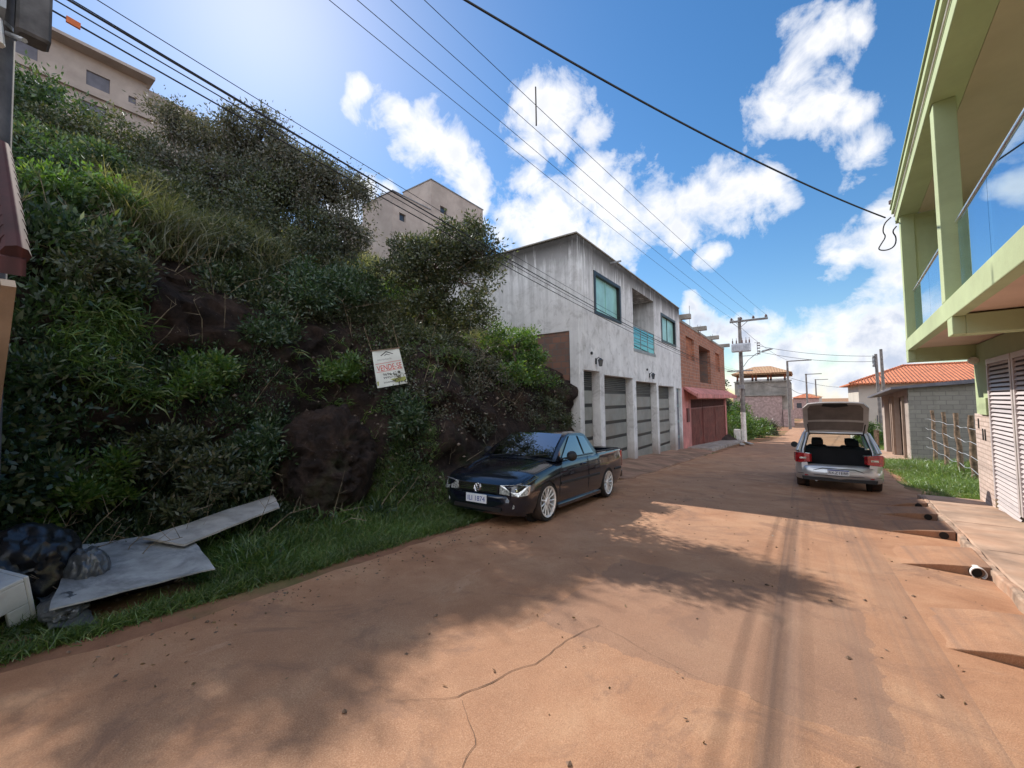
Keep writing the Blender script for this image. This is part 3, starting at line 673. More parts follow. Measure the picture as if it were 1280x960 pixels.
# ---------------- pink and brick building
P_=thing('brick_building','half finished building, bare red brick above a pink ground floor with maroon gates','building',(WX,24.3,-1.3))
PX=WX-.03
wh=[(25.75,28.0,4.04,5.43),(29.56,33.75,2.76,5.28),(36.0,38.1,3.86,5.36)]
mb=MB();wall_grid(mb,'x',PX-.2,PX,24.2,40.8,2.3,6.05,wh);mb.box(-12,PX-.2,24.2,24.4,2.3,6.05);mb.box(-12,PX-.2,40.6,40.8,2.3,6.05);ob('brick_wall',mb,'brick',P_)
ob('brick_infill',MB().box(PX-.25,PX-.14,25.75,28.0,4.04,5.43),'brick_fill',P_);ob('brick_infill',MB().box(PX-.25,PX-.14,36,38.1,3.86,5.36),'brick_fill',P_)
mb=MB();mb.box(PX-1.6,PX-1.5,29.4,33.9,2.7,5.4);mb.box(PX-1.5,PX-.2,33.75,33.9,2.7,5.4);mb.box(PX-1.5,PX-.2,29.41,29.56,2.7,5.4);mb.box(PX-1.5,PX-.2,29.56,33.75,2.66,2.76);mb.box(PX-1.5,PX-.2,29.56,33.75,5.28,5.4);ob('loggia',mb,'brick_old',P_)
mb=MB();mb.box(-12,PX+.03,24.22,40.85,6.05,6.2);ob('roof_slab',mb,'grey_render',P_)
for y in (24.6,29.4,34.4,40.2):
    mb=MB();mb.box(PX-.6,PX+.55,y-.16,y+.16,6.2,6.48);ob('roof_beam',mb,'grey_render',P_,bevel=.02)
mb=MB();wall_grid(mb,'x',PX-.22,PX+.03,24.2,40.8,-2.6,2.3,[(26.3,40.0,-3,1.62)]);mb.box(-12,PX-.22,40.55,40.8,-2.6,2.3);ob('pink_wall',mb,'pink_wall',P_)
for (a,b,nm) in ((26.3,30.2,'gate_leaf'),(30.3,35.1,'gate_leaf'),(35.15,40.0,'gate_leaf')):
    mb=MB();n=int((b-a)/.12)
    zb=gf((a+b)/2)+.02
    for k in range(n):
        y=a+(b-a)*k/n;w_=(b-a)/n;mb.box(PX-.1,PX-.06+(.03 if k%2 else 0),y,y+w_*.98,zb,1.05)
    mb.box(PX-.05,PX-.01,a,b,1.0,1.08);mb.box(PX-.02,PX+.01,a,a+.07,zb,1.05);mb.box(PX-.02,PX+.01,b-.07,b,zb,1.05)
    ob(nm,mb,'maroon',P_)
    mb=MB()
    for k in range(int((b-a)/.16)): mb.box(PX-.08,PX-.05,a+k*.16,a+k*.16+.035,1.1,1.6)
    mb.box(PX-.14,PX-.12,a,b,1.08,1.62);ob('gate_grille',mb,'maroon_dark',P_)
mb=MB()
for a,b in ((24.6,29.9),(30.0,35.4),(35.5,41.6)):
    mb.hexa([(PX+.03,a,2.2),(PX+.75,a,1.72),(PX+.75,b,1.72),(PX+.03,b,2.2)],[(PX+.03,a,2.36),(PX+.78,a,1.88),(PX+.78,b,1.88),(PX+.03,b,2.36)])
    mb.box(PX+.72,PX+.8,a,b,1.66,1.95)
ob('awning',mb,'pink_wall',P_,bevel=.02)
mb=MB();mb.box(PX+.03,PX+.1,25.1,25.6,.3,1.1);ob('meter_box',mb,'maroon_dark',P_)
for y,h in ((28.5,1.6),(31,.7),(32,.8),(36,.6),(37,.8)): ob('roof_antenna' if h>1 else 'starter_bar',MB().tube([(PX-.3,y,6.2),(PX-.3,y+.03,6.2+h)],.018,5),'metal_grey',P_)
# ---------------- beige midrise on the hill
H_=thing('beige_building','tall plain beige building on the hill behind the white garages','building',(-20,19,9))
mb=MB();wall_grid(mb,'x',-20.3,-20,19.05,24.6,6,16.9,[(19.9,20.6,14.95,15.45),(22.4,23.0,14.95,15.45)]);mb.box(-22.6,-20.3,19.05,19.35,6,16.9);mb.box(-22.6,-20.3,24.3,24.6,6,16.9);mb.box(-22.9,-22.6,19.05,24.6,6,16.9)
mb.box(-22.6,-20.3,19.35,24.3,16.5,16.6)
ob('wall',mb,'beige_wall',H_)
mb=MB();wall_grid(mb,'x',-20.3,-20.0,15.85,19.045,6,14.75,[(16.35,16.85,13.1,13.6),(14,15.3,0,1),(16.9,17.6,11.2,12.1),(17.8,18.3,11.2,12.1)]);mb.box(-23.1,-20.3,15.85,16.15,6,14.75);mb.box(-23.1,-20.3,16.15,19.04,14.4,14.5);mb.box(-24.6,-23.105,15.95,18.5,6,13.6);mb.box(-25,-24.65,15.9,18.4,6,14)
ob('wing_wall',mb,'beige_wall',H_)
for (y0,y1,z0,z1) in ((19.9,20.6,14.95,15.45),(22.4,23.0,14.95,15.45),(16.35,16.85,13.1,13.6),(16.9,17.6,11.2,12.1),(17.8,18.3,11.2,12.1)):
    mb=MB();mb.box(-20.2,-20.15,y0,y1,z0,z1);ob('window',mb,'window_dark',H_)
mb=MB();mb.box(-22.95,-19.95,19.0,19.1,16.9,16.96);mb.box(-20.1,-19.95,19.1,24.65,16.9,16.96);mb.box(-23.1,-19.95,15.8,15.9,14.75,14.8);mb.box(-20.1,-19.95,15.9,19.0,14.75,14.8);ob('coping',mb,'metal_grey',H_)
# ---------------- apartment block top left
A_=thing('apartment_block','beige apartment block with long eaves at the top of the hill','building',(-28,3,14))
wn_=[(3.76,4.6,17.55,18.3),(3.6,4.5,16.0,16.7),(2.15,3.1,16.1,16.75),(5.3,5.6,17.6,17.95),(1.2,2.2,17.6,18.4),(.2,1.1,17.6,18.4),(.2,1.2,16,16.7)]
mb=MB();wall_grid(mb,'x',-28.3,-28,-4,6.6,9,18.75,wn_);mb.box(-36,-28.3,6.3,6.6,9,18.75);mb.box(-36,-28.3,-4,-3.7,9,18.75);mb.box(-36,-35.7,-3.7,6.3,9,18.75);ob('wall',mb,'beige_wall',A_)
mb=MB();mb.box(-28,-27.85,2.0,6.4,17.05,17.3);mb.box(-28,-27.9,-4,6.5,17.1,17.2);ob('floor_band',mb,'beige_wall',A_)
for q in wn_:
    mb=MB();mb.box(-28.15,-28.08,*q);wq=ob('window',mb,'shutter_blue',A_)
mb=MB();mb.hexa([(-37,-5,19.0),(-27.3,-5,19.0),(-27.3,6.2,19.0),(-37,6.2,19.0)],[(-37,-5,19.2),(-27.3,-5,19.15),(-27.3,6.2,19.15),(-37,6.2,19.2)]);mb.box(-36.5,-28,-4.5,6.0,18.75,19.0);ob('roof',mb,'beige_wall',A_)
mb=MB();mb.box(-34,-28.05,6.6,8.2,12,18.7);ob('side_wing',mb,'beige_wall',A_)
# ---------------- green building
GB=thing('green_building','light green two storey house with glass balcony railing and pink stone cladding','building',GC,-a4)
def gob(name,mb,mat,parent=GB,**k): return ob(name,mb,mat,parent,world=False,**k)
Y1=-16
mb=MB();mb.box(1.0,1.25,Y1,.06,-1.2,2.62);mb.box(1.25,7,-.2,.06,-1.2,2.62);gob('ground_wall',mb,'green_wall')
mb=MB();mb.box(0,.12,Y1,.1,2.6,2.86);mb.box(.12,1.7,-.2,.1,2.35,2.8);mb.box(.12,1.7,-5.1,-4.8,2.37,2.62);mb.box(.12,1.0,-10.1,-9.8,2.37,2.62);mb.box(.0,.12,-.25,.1,2.35,2.6);mb.box(0.0,.12,-5.1,-4.8,2.37,2.6);gob('balcony_beam',mb,'green_wall',bevel=.01)
mb=MB();mb.box(.12,7,Y1,-.2,2.64,2.86);gob('balcony_slab',mb,'soffit')
for y in (-.4,-4.9,-9.6,-14.3):
    mb=MB();mb.box(.0,.22,y+.14,y+.4,2.86,5.6);gob('column',mb,'green_wall',bevel=.008)
mb=MB();mb.box(1.9,2.1,Y1,-.001,2.86,5.5);mb.box(.221,1.9,-.2,-.0,2.86,5.6);mb.box(2.1,7,-.2,0,2.86,5.6);gob('upper_wall',mb,'green_wall')
mb=MB();mb.box(2.1,7,Y1,-.2,5.5,5.6);mb.box(.301,2.1,Y1,-.201,5.6,5.64);gob('ceiling',mb,'ceiling')
mb=MB();mb.box(-.04,.3,Y1,.25,5.6,5.98);mb.box(.0,7,Y1,.25,5.98,6.05);gob('roof_beam',mb,'green_wall',bevel=.01)
mb=MB();mb.box(-.075,-.043,Y1,.3,5.86,5.885);mb.box(-.095,-.075,Y1,.3,5.86,5.99);mb.box(-.12,-.095,Y1,.32,5.975,6.0);gob('gutter',mb,'green_wall')
mb=MB();mb.tube([(-.055,Y1,5.78),(-.055,.25,5.78)],.012,6);gob('gutter_pipe',mb,'white_paint')
for (a,b,n) in ((-4.5,-.4,2),(-9.2,-4.9,3),(-13.9,-9.6,3)):
    for k in range(n):
        y0=a+.03+(b-a-.06)*k/n;y1=a+.03+(b-a-.06)*(k+1)/n-.012
        mb=MB();mb.box(.13,.14,y0,y1,2.93,3.84);gob('glass_panel',mb,'rail_glass')
    mb=MB();mb.tube([(.135,a,3.86),(.135,b,3.86)],.026,10);gob('handrail',mb,'steel',sm=50)
    mb=MB();mb.box(.1,.17,a+.02,b-.02,2.9,2.945)
    mb.box(.06,.24,a+.1,a+.4,2.86,2.9);mb.box(.06,.24,b-.4,b-.1,2.86,2.9);gob('glass_clamp',mb,'steel')
gob('stone_cladding',MB().box(.965,1.0,-1.1,.065,-1.2,1.22),'stone');gob('stone_cladding',MB().box(.965,1.0,-6.35,-4.15,-1.2,1.22),'stone')
for (y,z,h) in ((-.25,.93,.2),(-.55,.72,.22),(-.72,.72,.22)): gob('letter_slot',MB().box(.955,.964,y-.035,y+.035,z,z+h),'dark')
mb=MB();mb.box(.93,1.0,-1.08,-.55,1.22,1.55);gob('meter_box',mb,'green_wall',bevel=.01)
for p0 in (-2.6,-4.1,-6.4,-7.9,-9.4):
    p1=p0+1.45
    mb=MB();mb.box(.95,.985,p0,p0+.08,-.3 if p0>-4.5 else -.1,2.26);mb.box(.95,.985,p1-.08,p1,-.3 if p0>-4.5 else -.1,2.26);mb.box(.951,.985,p0+.08,p1-.08,2.17,2.26)
    pn=gob('shutter_panel',mb,'shutter')
    mb=MB();mb.box(.984,.998,p0+.08,p1-.08,-.6,2.17);gob('shutter_back',mb,'shutter_gap',pn)
    mb=MB();z=-.5
    while z<2.14:
        mb.add([(.955,p0+.08,z),(.955,p1-.08,z),(.981,p1-.08,z+.045),(.981,p0+.08,z+.045),(.959,p0+.08,z-.004),(.959,p1-.08,z-.004)],[(0,1,2,3),(0,4,5,1)]);z+=.075
    gob('slat',mb,'shutter',pn)
mb=MB();mb.lathe((.93,-.35,2.3),'y',[(.0,-.07),(.07,-.06),(.075,.05),(.0,.06)],14);mb.box(.9,1.0,-.4,-.28,2.26,2.34);gob('wall_lamp',mb,'white_paint')
mb=MB();mb.tube([(-.06,.3,5.9),(-.06,.3,6.15)],.03,8);mb.lathe((-.06,.3,6.1),'z',[(.02,0),(.07,.02),(.07,.09),(.0,.1)],12);gob('insulator',mb,'insulator')
def chaikin(P,n=2):
    P=[Vector(p) for p in P]
    for _ in range(n): P=[P[0]]+[q for a,b in zip(P[:-1],P[1:]) for q in (a.lerp(b,.25),a.lerp(b,.75))]+[P[-1]]
    return P
mb=MB();mb.tube(chaikin([(-.1,.3,5.8),(-.22,.32,5.7),(-.26,.33,5.5),(-.2,.33,5.38),(-.3,.35,5.22),(-.36,.35,5.1),(-.2,.33,5.04),(-.06,.3,5.1),(-.03,.28,5.3),(-.1,.28,5.45),(-.02,.25,5.55)]),.014,6);gob('loose_cable',mb,'wire')
# ---------------- left house with tiled verge
LH=thing('small_house','dark red tiled roof end and peach wall at the left edge','house',(-5.0,-.5,0))
mb=MB()
# roof slope toward the street, end (verge) at y=.28
A0=(-5.3,3.74);A1=(-3.72,2.49)
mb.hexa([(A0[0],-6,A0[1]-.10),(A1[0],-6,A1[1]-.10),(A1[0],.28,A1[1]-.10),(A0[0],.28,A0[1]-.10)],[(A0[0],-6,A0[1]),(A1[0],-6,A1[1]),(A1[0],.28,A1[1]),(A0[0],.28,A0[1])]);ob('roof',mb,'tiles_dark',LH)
for k in range(13):
    t=(k+.5)/13;x=A0[0]+(A1[0]-A0[0])*t;z=A0[1]+(A1[1]-A0[1])*t
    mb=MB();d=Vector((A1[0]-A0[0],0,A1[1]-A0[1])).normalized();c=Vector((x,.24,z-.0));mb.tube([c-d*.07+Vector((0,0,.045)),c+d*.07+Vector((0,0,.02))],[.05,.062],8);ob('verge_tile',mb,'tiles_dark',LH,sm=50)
mb=MB();mb.prism([(-6.6,-.2),(-4.15,-.2),(-4.15,2.66),(-5.25,3.55),(-6.6,2.6)],'y',-5.5,.12);ob('wall',mb,'beige_wall',LH)
mb=MB();mb.hexa([(-5.2,.2,1.42),(-5.0,.2,1.3),(-5.0,.26,1.3),(-5.2,.26,1.42)],[(-4.03,.2,2.42),(-3.93,.2,2.36),(-3.93,.26,2.36),(-4.03,.26,2.42)]);ob('sloping_board',mb,'peach',LH)
# ---------------- shack
SH=thing('grey_shack','low grey block outbuilding with sloping slab roof beside the post fence','shed',(4.0,25.5,-1.4))
mb=MB();mb.prism([(4.0,-1.7),(9,-1.7),(9,2.2),(4.0,2.0)],'y',25.5,25.7);ob('side_wall',mb,'block',SH)
mb=MB();wall_grid(mb,'x',4.0,4.2,25.7,33,-2.2,1.98,[(26.6,29.0,-3,1.55),(29.7,32.2,-3,1.45)]);mb.box(4.2,9,32.8,33,-2,1.9);ob('front_wall',mb,'beige_wall',SH)
mb=MB();mb.box(4.25,4.3,26.4,29.2,-2,1.6);mb.box(4.25,4.3,29.5,32.4,-2,1.5);ob('dark_door',mb,'wood_old',SH)
for y in (26.5,29.1,29.6):
    mb=MB();mb.box(3.9,4.0,y-.08,y+.08,-2,1.6);ob('door_post',mb,'peach',SH)
mb=MB();mb.hexa([(3.4,25.2,1.93),(9.3,25.2,2.35),(9.3,33.4,2.0),(3.4,33.4,1.52)],[(3.4,25.2,2.03),(9.3,25.2,2.62),(9.3,33.4,2.2),(3.4,33.4,1.62)]);ob('roof_slab',mb,'shutter_blue',SH)
# ---------------- cream house with orange tiles
CH=thing('cream_house','cream house with hipped orange clay tile roof behind the grey shack','house',(10,47,-2.4))
mb=MB();mb.box(3.95,17,44,44.25,-3,2.7);mb.box(3.95,4.2,44.25,53,-3,2.7);ob('wall',mb,'cream_wall',CH)
mb=MB();mb.box(5.0,6.9,43.97,44.1,-.75,.1);ob('window',mb,'window_dark',CH)
mb=MB();E0=(3.35,17.8,43.3,54.2,2.72);
a,b,c,d,e=E0
mb.add([(a,c,e),(b,c,e),(b,d,e),(a,d,e),(7.4,48.7,4.25),(14,48.7,4.25),(a,c,e-.1),(b,c,e-.1),(b,d,e-.1),(a,d,e-.1)],[(0,1,5,4),(1,2,5),(2,3,4,5),(3,0,4),(6,9,8,7),(0,6,7,1),(1,7,8,2),(2,8,9,3),(3,9,6,0)]);rf=ob('roof',mb,'tiles',CH)
mb=MB();mb.tube([(7.4,48.7,4.3),(14,48.7,4.3)],.09,8);mb.tube([(a,c,e+.03),(7.4,48.7,4.3)],.08,8);ob('ridge_tile',mb,'tiles',rf)
# ---------------- grey house with roof terrace, far left of the road
TH=thing('terrace_house','grey unfinished house with tan tiled roof over an open terrace','house',(-6,80,-3))
mb=MB();wall_grid(mb,'y',78,78.3,-9,-1.2,-3,4.3,[(-3.6,-2.9,-.3,1.6),(-8.3,-7.5,2.2,3.2)]);mb.box(-9,-8.7,78.3,90,-3,4.3);mb.box(-1.5,-1.2,78.3,90,-3,4.3);mb.box(-9,-1.2,78.3,90,4.0,4.3);ob('wall',mb,'grey_render',TH)
mb=MB();mb.box(-9.2,-2.4,77.3,77.99,-3,2.0);ob('pink_extension',mb,'far_pink',TH)
mb=MB();mb.box(-9.4,-1.9,77.1,78.1,2.02,2.2);mb.box(-9.1,-1.0,77.7,78.0,4.32,4.5);ob('ledge',mb,'grey_render',TH)
mb=MB();mb.box(-3.6,-2.9,78.2,78.25,-.3,1.6);mb.box(-8.3,-7.5,78.2,78.25,2.2,3.2);ob('window',mb,'window_dark',TH)
for x in (-8.6,-6.4,-5.9,-4.2,-3.8,-1.9):
    mb=MB();mb.box(x-.14,x+.14,78.5,78.8,4.3,5.5);ob('terrace_post',mb,'brick_fill',TH)
mb=MB();mb.box(-8.8,-1.5,78.5,78.6,4.3,4.8);ob('parapet',mb,'white_paint',TH)
mb=MB();mb.box(-9.3,-1.0,77.6,89,5.5,5.75);mb.add([(-9.5,77.4,5.75),(-.9,77.4,5.75),(-.9,89,5.75),(-9.5,89,5.75),(-6.5,83,7.2),(-4,83,7.2)],[(0,1,5,4),(1,2,5),(2,3,4,5),(3,0,4),(3,2,1,0)]);ob('roof',mb,'tiles_tan',TH)
mb=MB();mb.box(-2.3,-.9,77,78,-3.2,-.2);ob('gate_wall',mb,'far_pink',TH)
# far row of houses
for i,(x0,x1,y0,h,mt,rm,lb) in enumerate(((-1.3,3.2,108,4.6,'far_pink','tiles','narrow pink far house with tiled roof, beyond the grey terrace house'),
    (8.6,13,104,3.9,'white_paint','tiles','small white far house with tiled roof, right of the road end'),
    (-.6,4.8,140,4.8,'cream_wall','tiles_tan','pale far house with tan roof, farthest on the left of the road'),
    (14,24,96,4.2,'beige_wall','tiles','beige far house partly behind the cream house'))):
    hs_=thing('far_house',lb,'house',((x0+x1)/2,y0,-3));mb=MB();wall_grid(mb,'y',y0,y0+.3,x0,x1,-3.2,h-3,[(x0+.6,x0+1.5,h-5.2,h-4.1),(x1-1.6,x1-.7,h-5.2,h-4.1)]);mb.box(x0,x0+.3,y0+.3,y0+9,-3.2,h-3);mb.box(x1-.3,x1,y0+.3,y0+9,-3.2,h-3)
    ob('wall',mb,mt,hs_);mb=MB();mb.box(x0+.6,x0+1.5,y0+.1,y0+.15,h-5.2,h-4.1);mb.box(x1-1.6,x1-.7,y0+.1,y0+.15,h-5.2,h-4.1);ob('window',mb,'window_dark',hs_)
    mb=MB();z=h-3;xm=(x0+x1)/2;mb.add([(x0-.4,y0-.5,z),(x1+.4,y0-.5,z),(x1+.4,y0+9.5,z),(x0-.4,y0+9.5,z),(xm,y0+1.5,z+1),(xm,y0+8,z+1)],[(0,1,4),(1,2,5,4),(2,3,5),(3,0,4,5),(3,2,1,0)]);ob('roof',mb,rm,hs_)
#@@POLES
def pole(name,label,x,y,zb,zt,r0_,r1_,mat='pole_concrete',white=None,box=False):
    t=thing(name,label,'utility pole',(x,y,zb))
    mb=MB();mb.tube([(x,y,zb-.3 if white is None else white),(x,y,zt)],[r0_,r1_],14);ob('shaft',mb,mat,t,sm=40)
    if white is not None:
        mb=MB();mb.tube([(x,y,zb-.3),(x,y,white-.001)],[r0_*1.12,r0_*1.02],14);ob('painted_base',mb,'white_paint',t,sm=40)
    return t
def insul(mb,x,y,z,s=1.0):
    mb.tube([(x,y,z-.1*s),(x,y,z+.03*s)],.012*s,6);mb.lathe((x,y,z),'z',[(.0,.16*s),(.04*s,.15*s),(.05*s,.11*s),(.075*s,.07*s),(.06*s,.05*s),(.09*s,.01*s),(.03*s,0),(0,0)],10)
TP=pole('utility_pole','concrete utility pole with grey transformer, street lamp and white painted foot',-4.2,41.4,-2.2,8.9,.2,.13,white=.4)
mb=MB();mb.box(-4.95,-2.02,41.2,41.32,8.45,8.62);mb.tube([(-4.2,41.25,7.9),(-3.5,41.25,8.5)],.025,6);mb.tube([(-4.2,41.25,7.9),(-4.8,41.25,8.5)],.025,6);ca=ob('crossarm',mb,'pole_concrete',TP)
mb=MB()
for x in (-4.8,-4.05,-3.1,-2.15): insul(mb,x,41.26,8.66,1.5)
ob('insulator',mb,'insulator',ca)
mb=MB();mb.box(-4.85,-3.35,40.75,41.15,5.75,6.5,bev=.05)
for k in range(9): mb.box(-4.78+k*.16,-4.75+k*.16,40.66,40.75,5.85,6.4)
tf=ob('transformer',mb,'band_metal',TP)
mb=MB()
for x in (-4.75,-4.45,-4.0,-3.7,-3.45):
    mb.lathe((x,40.95,6.5),'z',[(.05,0),(.07,.06),(.04,.1),(.07,.16),(.04,.2),(.06,.26),(.02,.3),(.02,.5),(.0,.5)],8)
ob('bushing',mb,'insulator',tf)
mb=MB();mb.tube([(-4.1,41.3,5.4),(-2.9,41.3,5.4),(-2.9,41.3,6.5),(-3.1,41.3,6.5)],.03,6);ob('side_bracket',mb,'metal_grey',TP)
mb=MB()
for z in (5.5,5.75,6.0,6.25,6.45): mb.lathe((-2.78,41.3,z),'x',[(.0,-.1),(.06,-.09),(.04,0),(.06,.09),(0,.1)],8)
ob('insulator_stack',mb,'insulator',TP)
mb=MB();mb.box(-5.3,-3.3,41.24,41.34,4.05,4.15);mb.box(-4.5,-3.95,41.0,41.2,2.5,2.85);ob('telecom_bracket',mb,'metal_grey',TP)
mb=MB();mb.tube([(-4.1,41.2,4.3),(-3.6,41.0,5.0),(-3.0,40.8,5.45),(-2.5,40.6,5.62)],.03,8);la=ob('street_lamp',mb,'metal_grey',TP)
mb=MB();mb.hexa([(-2.55,40.45,5.56),(-1.75,40.2,5.72),(-1.7,40.45,5.72),(-2.5,40.75,5.56)],[(-2.5,40.48,5.7),(-1.85,40.25,5.84),(-1.82,40.42,5.84),(-2.47,40.7,5.7)]);ob('lamp_head',mb,'metal_grey',la,bevel=.02)
mb=MB();mb.box(-4.95,-4.45,41.0,41.6,-2.3,-1.1);o=ob('meter_plinth',mb,'white_paint',bevel=.03);tag(o,'low white concrete block against the foot of the transformer pole','plinth');rehome(o,(-4.7,41.3,-2.2))
P2=pole('utility_pole','thin far utility pole with one sided crossarm in front of the grey terrace house',-1.35,71,-2.88,7.0,.2,.13)
mb=MB();mb.box(-1.4,1.5,70.9,71.0,6.85,7.0);
ob('crossarm',mb,'pole_concrete',P2)
for x,y,zt,lb in ((1.15,104,6.6,'far utility pole in front of the narrow pink far house'),(3.4,132,6.4,'utility pole farthest away down the road, left side')):
    q=pole('utility_pole',lb,x,y,-3,zt,.2,.14);mb=MB();mb.box(x-.2,x+2.6,y-.1,y,zt-.2,zt-.05);ob('crossarm',mb,'pole_concrete',q)
R1=thing('utility_pole','pair of slim grey poles standing behind the shack in front of the orange tiled roof','utility pole',(5.0,40,-2.1))
mb=MB();mb.tube([(4.72,39.9,-2.2),(4.66,39.9,4.75)],[.12,.09],10);ob('short_shaft',mb,'pole_concrete',R1,sm=40)
mb=MB();mb.tube([(5.05,40.1,-2.2),(4.98,40.1,5.1)],[.12,.09],10);ob('tall_shaft',mb,'pole_concrete',R1,sm=40)
mb=MB();
for z in (4.5,4.2,3.9): insul(mb,4.5,39.9,z,1.1)
mb.box(4.45,4.7,39.88,39.92,3.8,4.6);ob('insulator_rack',mb,'metal_grey',R1)
R2=pole('utility_pole','thin far utility pole beside the small white far house',8.3,98,-3,4.0,.16,.12)
# near left pole
NX,NY=-5.78,.14
NP=pole('utility_pole','dark near utility pole at the left edge with metal bands and a hanging box',NX,NY,-.1,10.4,.2,.16,mat='pole_near')
for z in (5.82,5.42,5.02):
    mb=MB();mb.lathe((NX,NY,z),'z',[(.181,0),(.19,.0),(.19,.035),(.181,.035)],20);mb.box(NX+.12,NX+.22,NY-.1,NY-.06,z-.01,z+.05);ob('band',mb,'band_metal',NP)
mb=MB();mb.box(NX+.12,NX+.42,NY+.04,NY+.1,5.0,5.5);mb.tube([(NX+.15,NY+.12,4.95),(NX+.5,NY+.2,4.75)],.02,6);ob('box_bracket',mb,'metal_grey',NP)
mb=MB();mb.box(NX+.1,NX+.3,NY+.16,NY+.37,4.95,5.62,bev=.02);ob('terminal_box',mb,'pole_near',NP)
mb=MB();mb.tube([(NX+.3,NY+.05,4.95),(NX+.32,NY+.06,4.72)],[.04,.05],8);ob('cable_end',mb,'white_paint',NP)
mb=MB();mb.box(NX-1.3,NX+1.35,NY+.05,NY+.17,8.45,8.6);cb=ob('crossarm',mb,'pole_near',NP)
mb=MB()
for x in (-6.65,-6.3,-5.9,-5.5): insul(mb,x,NY+.1,8.63,1.2)
ob('insulator',mb,'insulator',cb)
# wires
def wire(a,b,sag,rad,label,group=None,n=40,cat='wire',name='overhead_wire'):
    a=Vector(a);b=Vector(b);pts=[]
    for k in range(n+1):
        t=k/n;p=a.lerp(b,t);p.z-=sag*4*t*(1-t);pts.append(p)
    mb=MB();mb.tube(pts,rad,5);o=ob(name,mb,'wire');tag(o,label,cat,group);rehome(o,a);return o
hv='high voltage lines above the road';
HV=[((-6.65,NY+.1,8.8),(-4.8,41.26,8.88)),((-6.3,NY+.1,8.8),(-4.05,41.26,8.88)),((-5.9,NY+.1,8.8),(-3.1,41.26,8.88)),((-5.5,NY+.1,8.8),(-2.15,41.26,8.88))]
nm=['outermost of the four thin high wires, nearest the hill','second thin high wire from the hill side','third thin high wire from the hill side','thin high wire nearest the middle of the road']
for (a,b),l in zip(HV,nm): wire(a,b,.25,.007,l+', crossing the sky',hv)
lv='cable bundle at telecom height along the facades'
LV=[(5.35,.009,'lowest black cable of the bundle sagging along the facades',-.0),(5.43,.007,'second lowest black cable of the bundle along the facades',.05),(5.47,.011,'thick twisted black cable in the middle of the bundle',.1),(5.6,.006,'thin cable just above the thick twisted one',-.05),(5.68,.005,'topmost thin cable of the low bundle',.05)]
for z,rd,l,dx in LV: wire((-5.55+dx,NY,z),(-4.25+dx*2,41.1,3.9+(z-5.45)*.8),.68,rd,l,lv)
wire((-4.1,41.3,3.9),(-1.4,71,3.2),.5,.02,'black cable running on from the transformer pole to the next far pole')
wire((-4.8,41.3,8.88),(-1.3,71,7.1),.5,.015,'high wire from the transformer pole to the next far pole')
wire((-1.3,71,3.2),(1.15,104,2.6),.5,.03,'dark cable between the two far poles on the left side')
wire((-2.8,41.3,6.2),(4.6,39.9,4.6),.25,.015,'thin upper cable across the road to the paired poles',None)
wire((-2.8,41.3,5.7),(4.6,39.9,4.2),.3,.015,'thin lower cable across the road to the paired poles',None)
wire((-1.3,71,4.6),(8.3,98,3.4),.5,.025,'far cable crossing low over the end of the road')
cA=GL(-.2,.3,5.82)
wire(cA,(NX+.1,NY+.05,8.0),.42,.017,'thick black service cable from the green house corner across the sky','service cables',60,'cable','service_cable')
mb=MB();mb.box(-5.16,-5.13,3.12,3.3,5.05,5.12);
# orange marker tag on the lowest cable
def lvpt(i,t):
    z,rd,l,dx=LV[i];a=Vector((-5.55+dx,NY,z));b=Vector((-4.25+dx*2,41.1,3.9+(z-5.45)*.8));p=a.lerp(b,t);p.z-=.68*4*t*(1-t);return p
p0=lvpt(0,.0112);p1=lvpt(0,.0135);mb=MB();dn=Vector((0,0,-.032));mb.hexa([p0+dn+Vector((-.01,0,0)),p0+dn+Vector((.01,0,0)),p1+dn+Vector((.01,0,0)),p1+dn+Vector((-.01,0,0))],[p0+Vector((-.02,0,.02)),p0+Vector((.02,0,.02)),p1+Vector((.02,0,.02)),p1+Vector((-.02,0,.02))])
o=ob('cable_marker',mb,'orange');tag(o,'small orange marker plate on the low cable','cable marker');rehome(o,p0)
# vertical spacer rod hanging on the high wires
def hvpt(i,t):
    a,b=map(Vector,HV[i]);p=a.lerp(b,t);p.z-=.25*4*t*(1-t);return p
q=hvpt(3,.19);mb=MB();mb.tube([q+Vector((0,0,.45)),q+Vector((0,0,-.5))],.018,6);o=ob('spacer_rod',mb,'wire');tag(o,'thin dark vertical rod hanging on the high wires','rod');rehome(o,q)
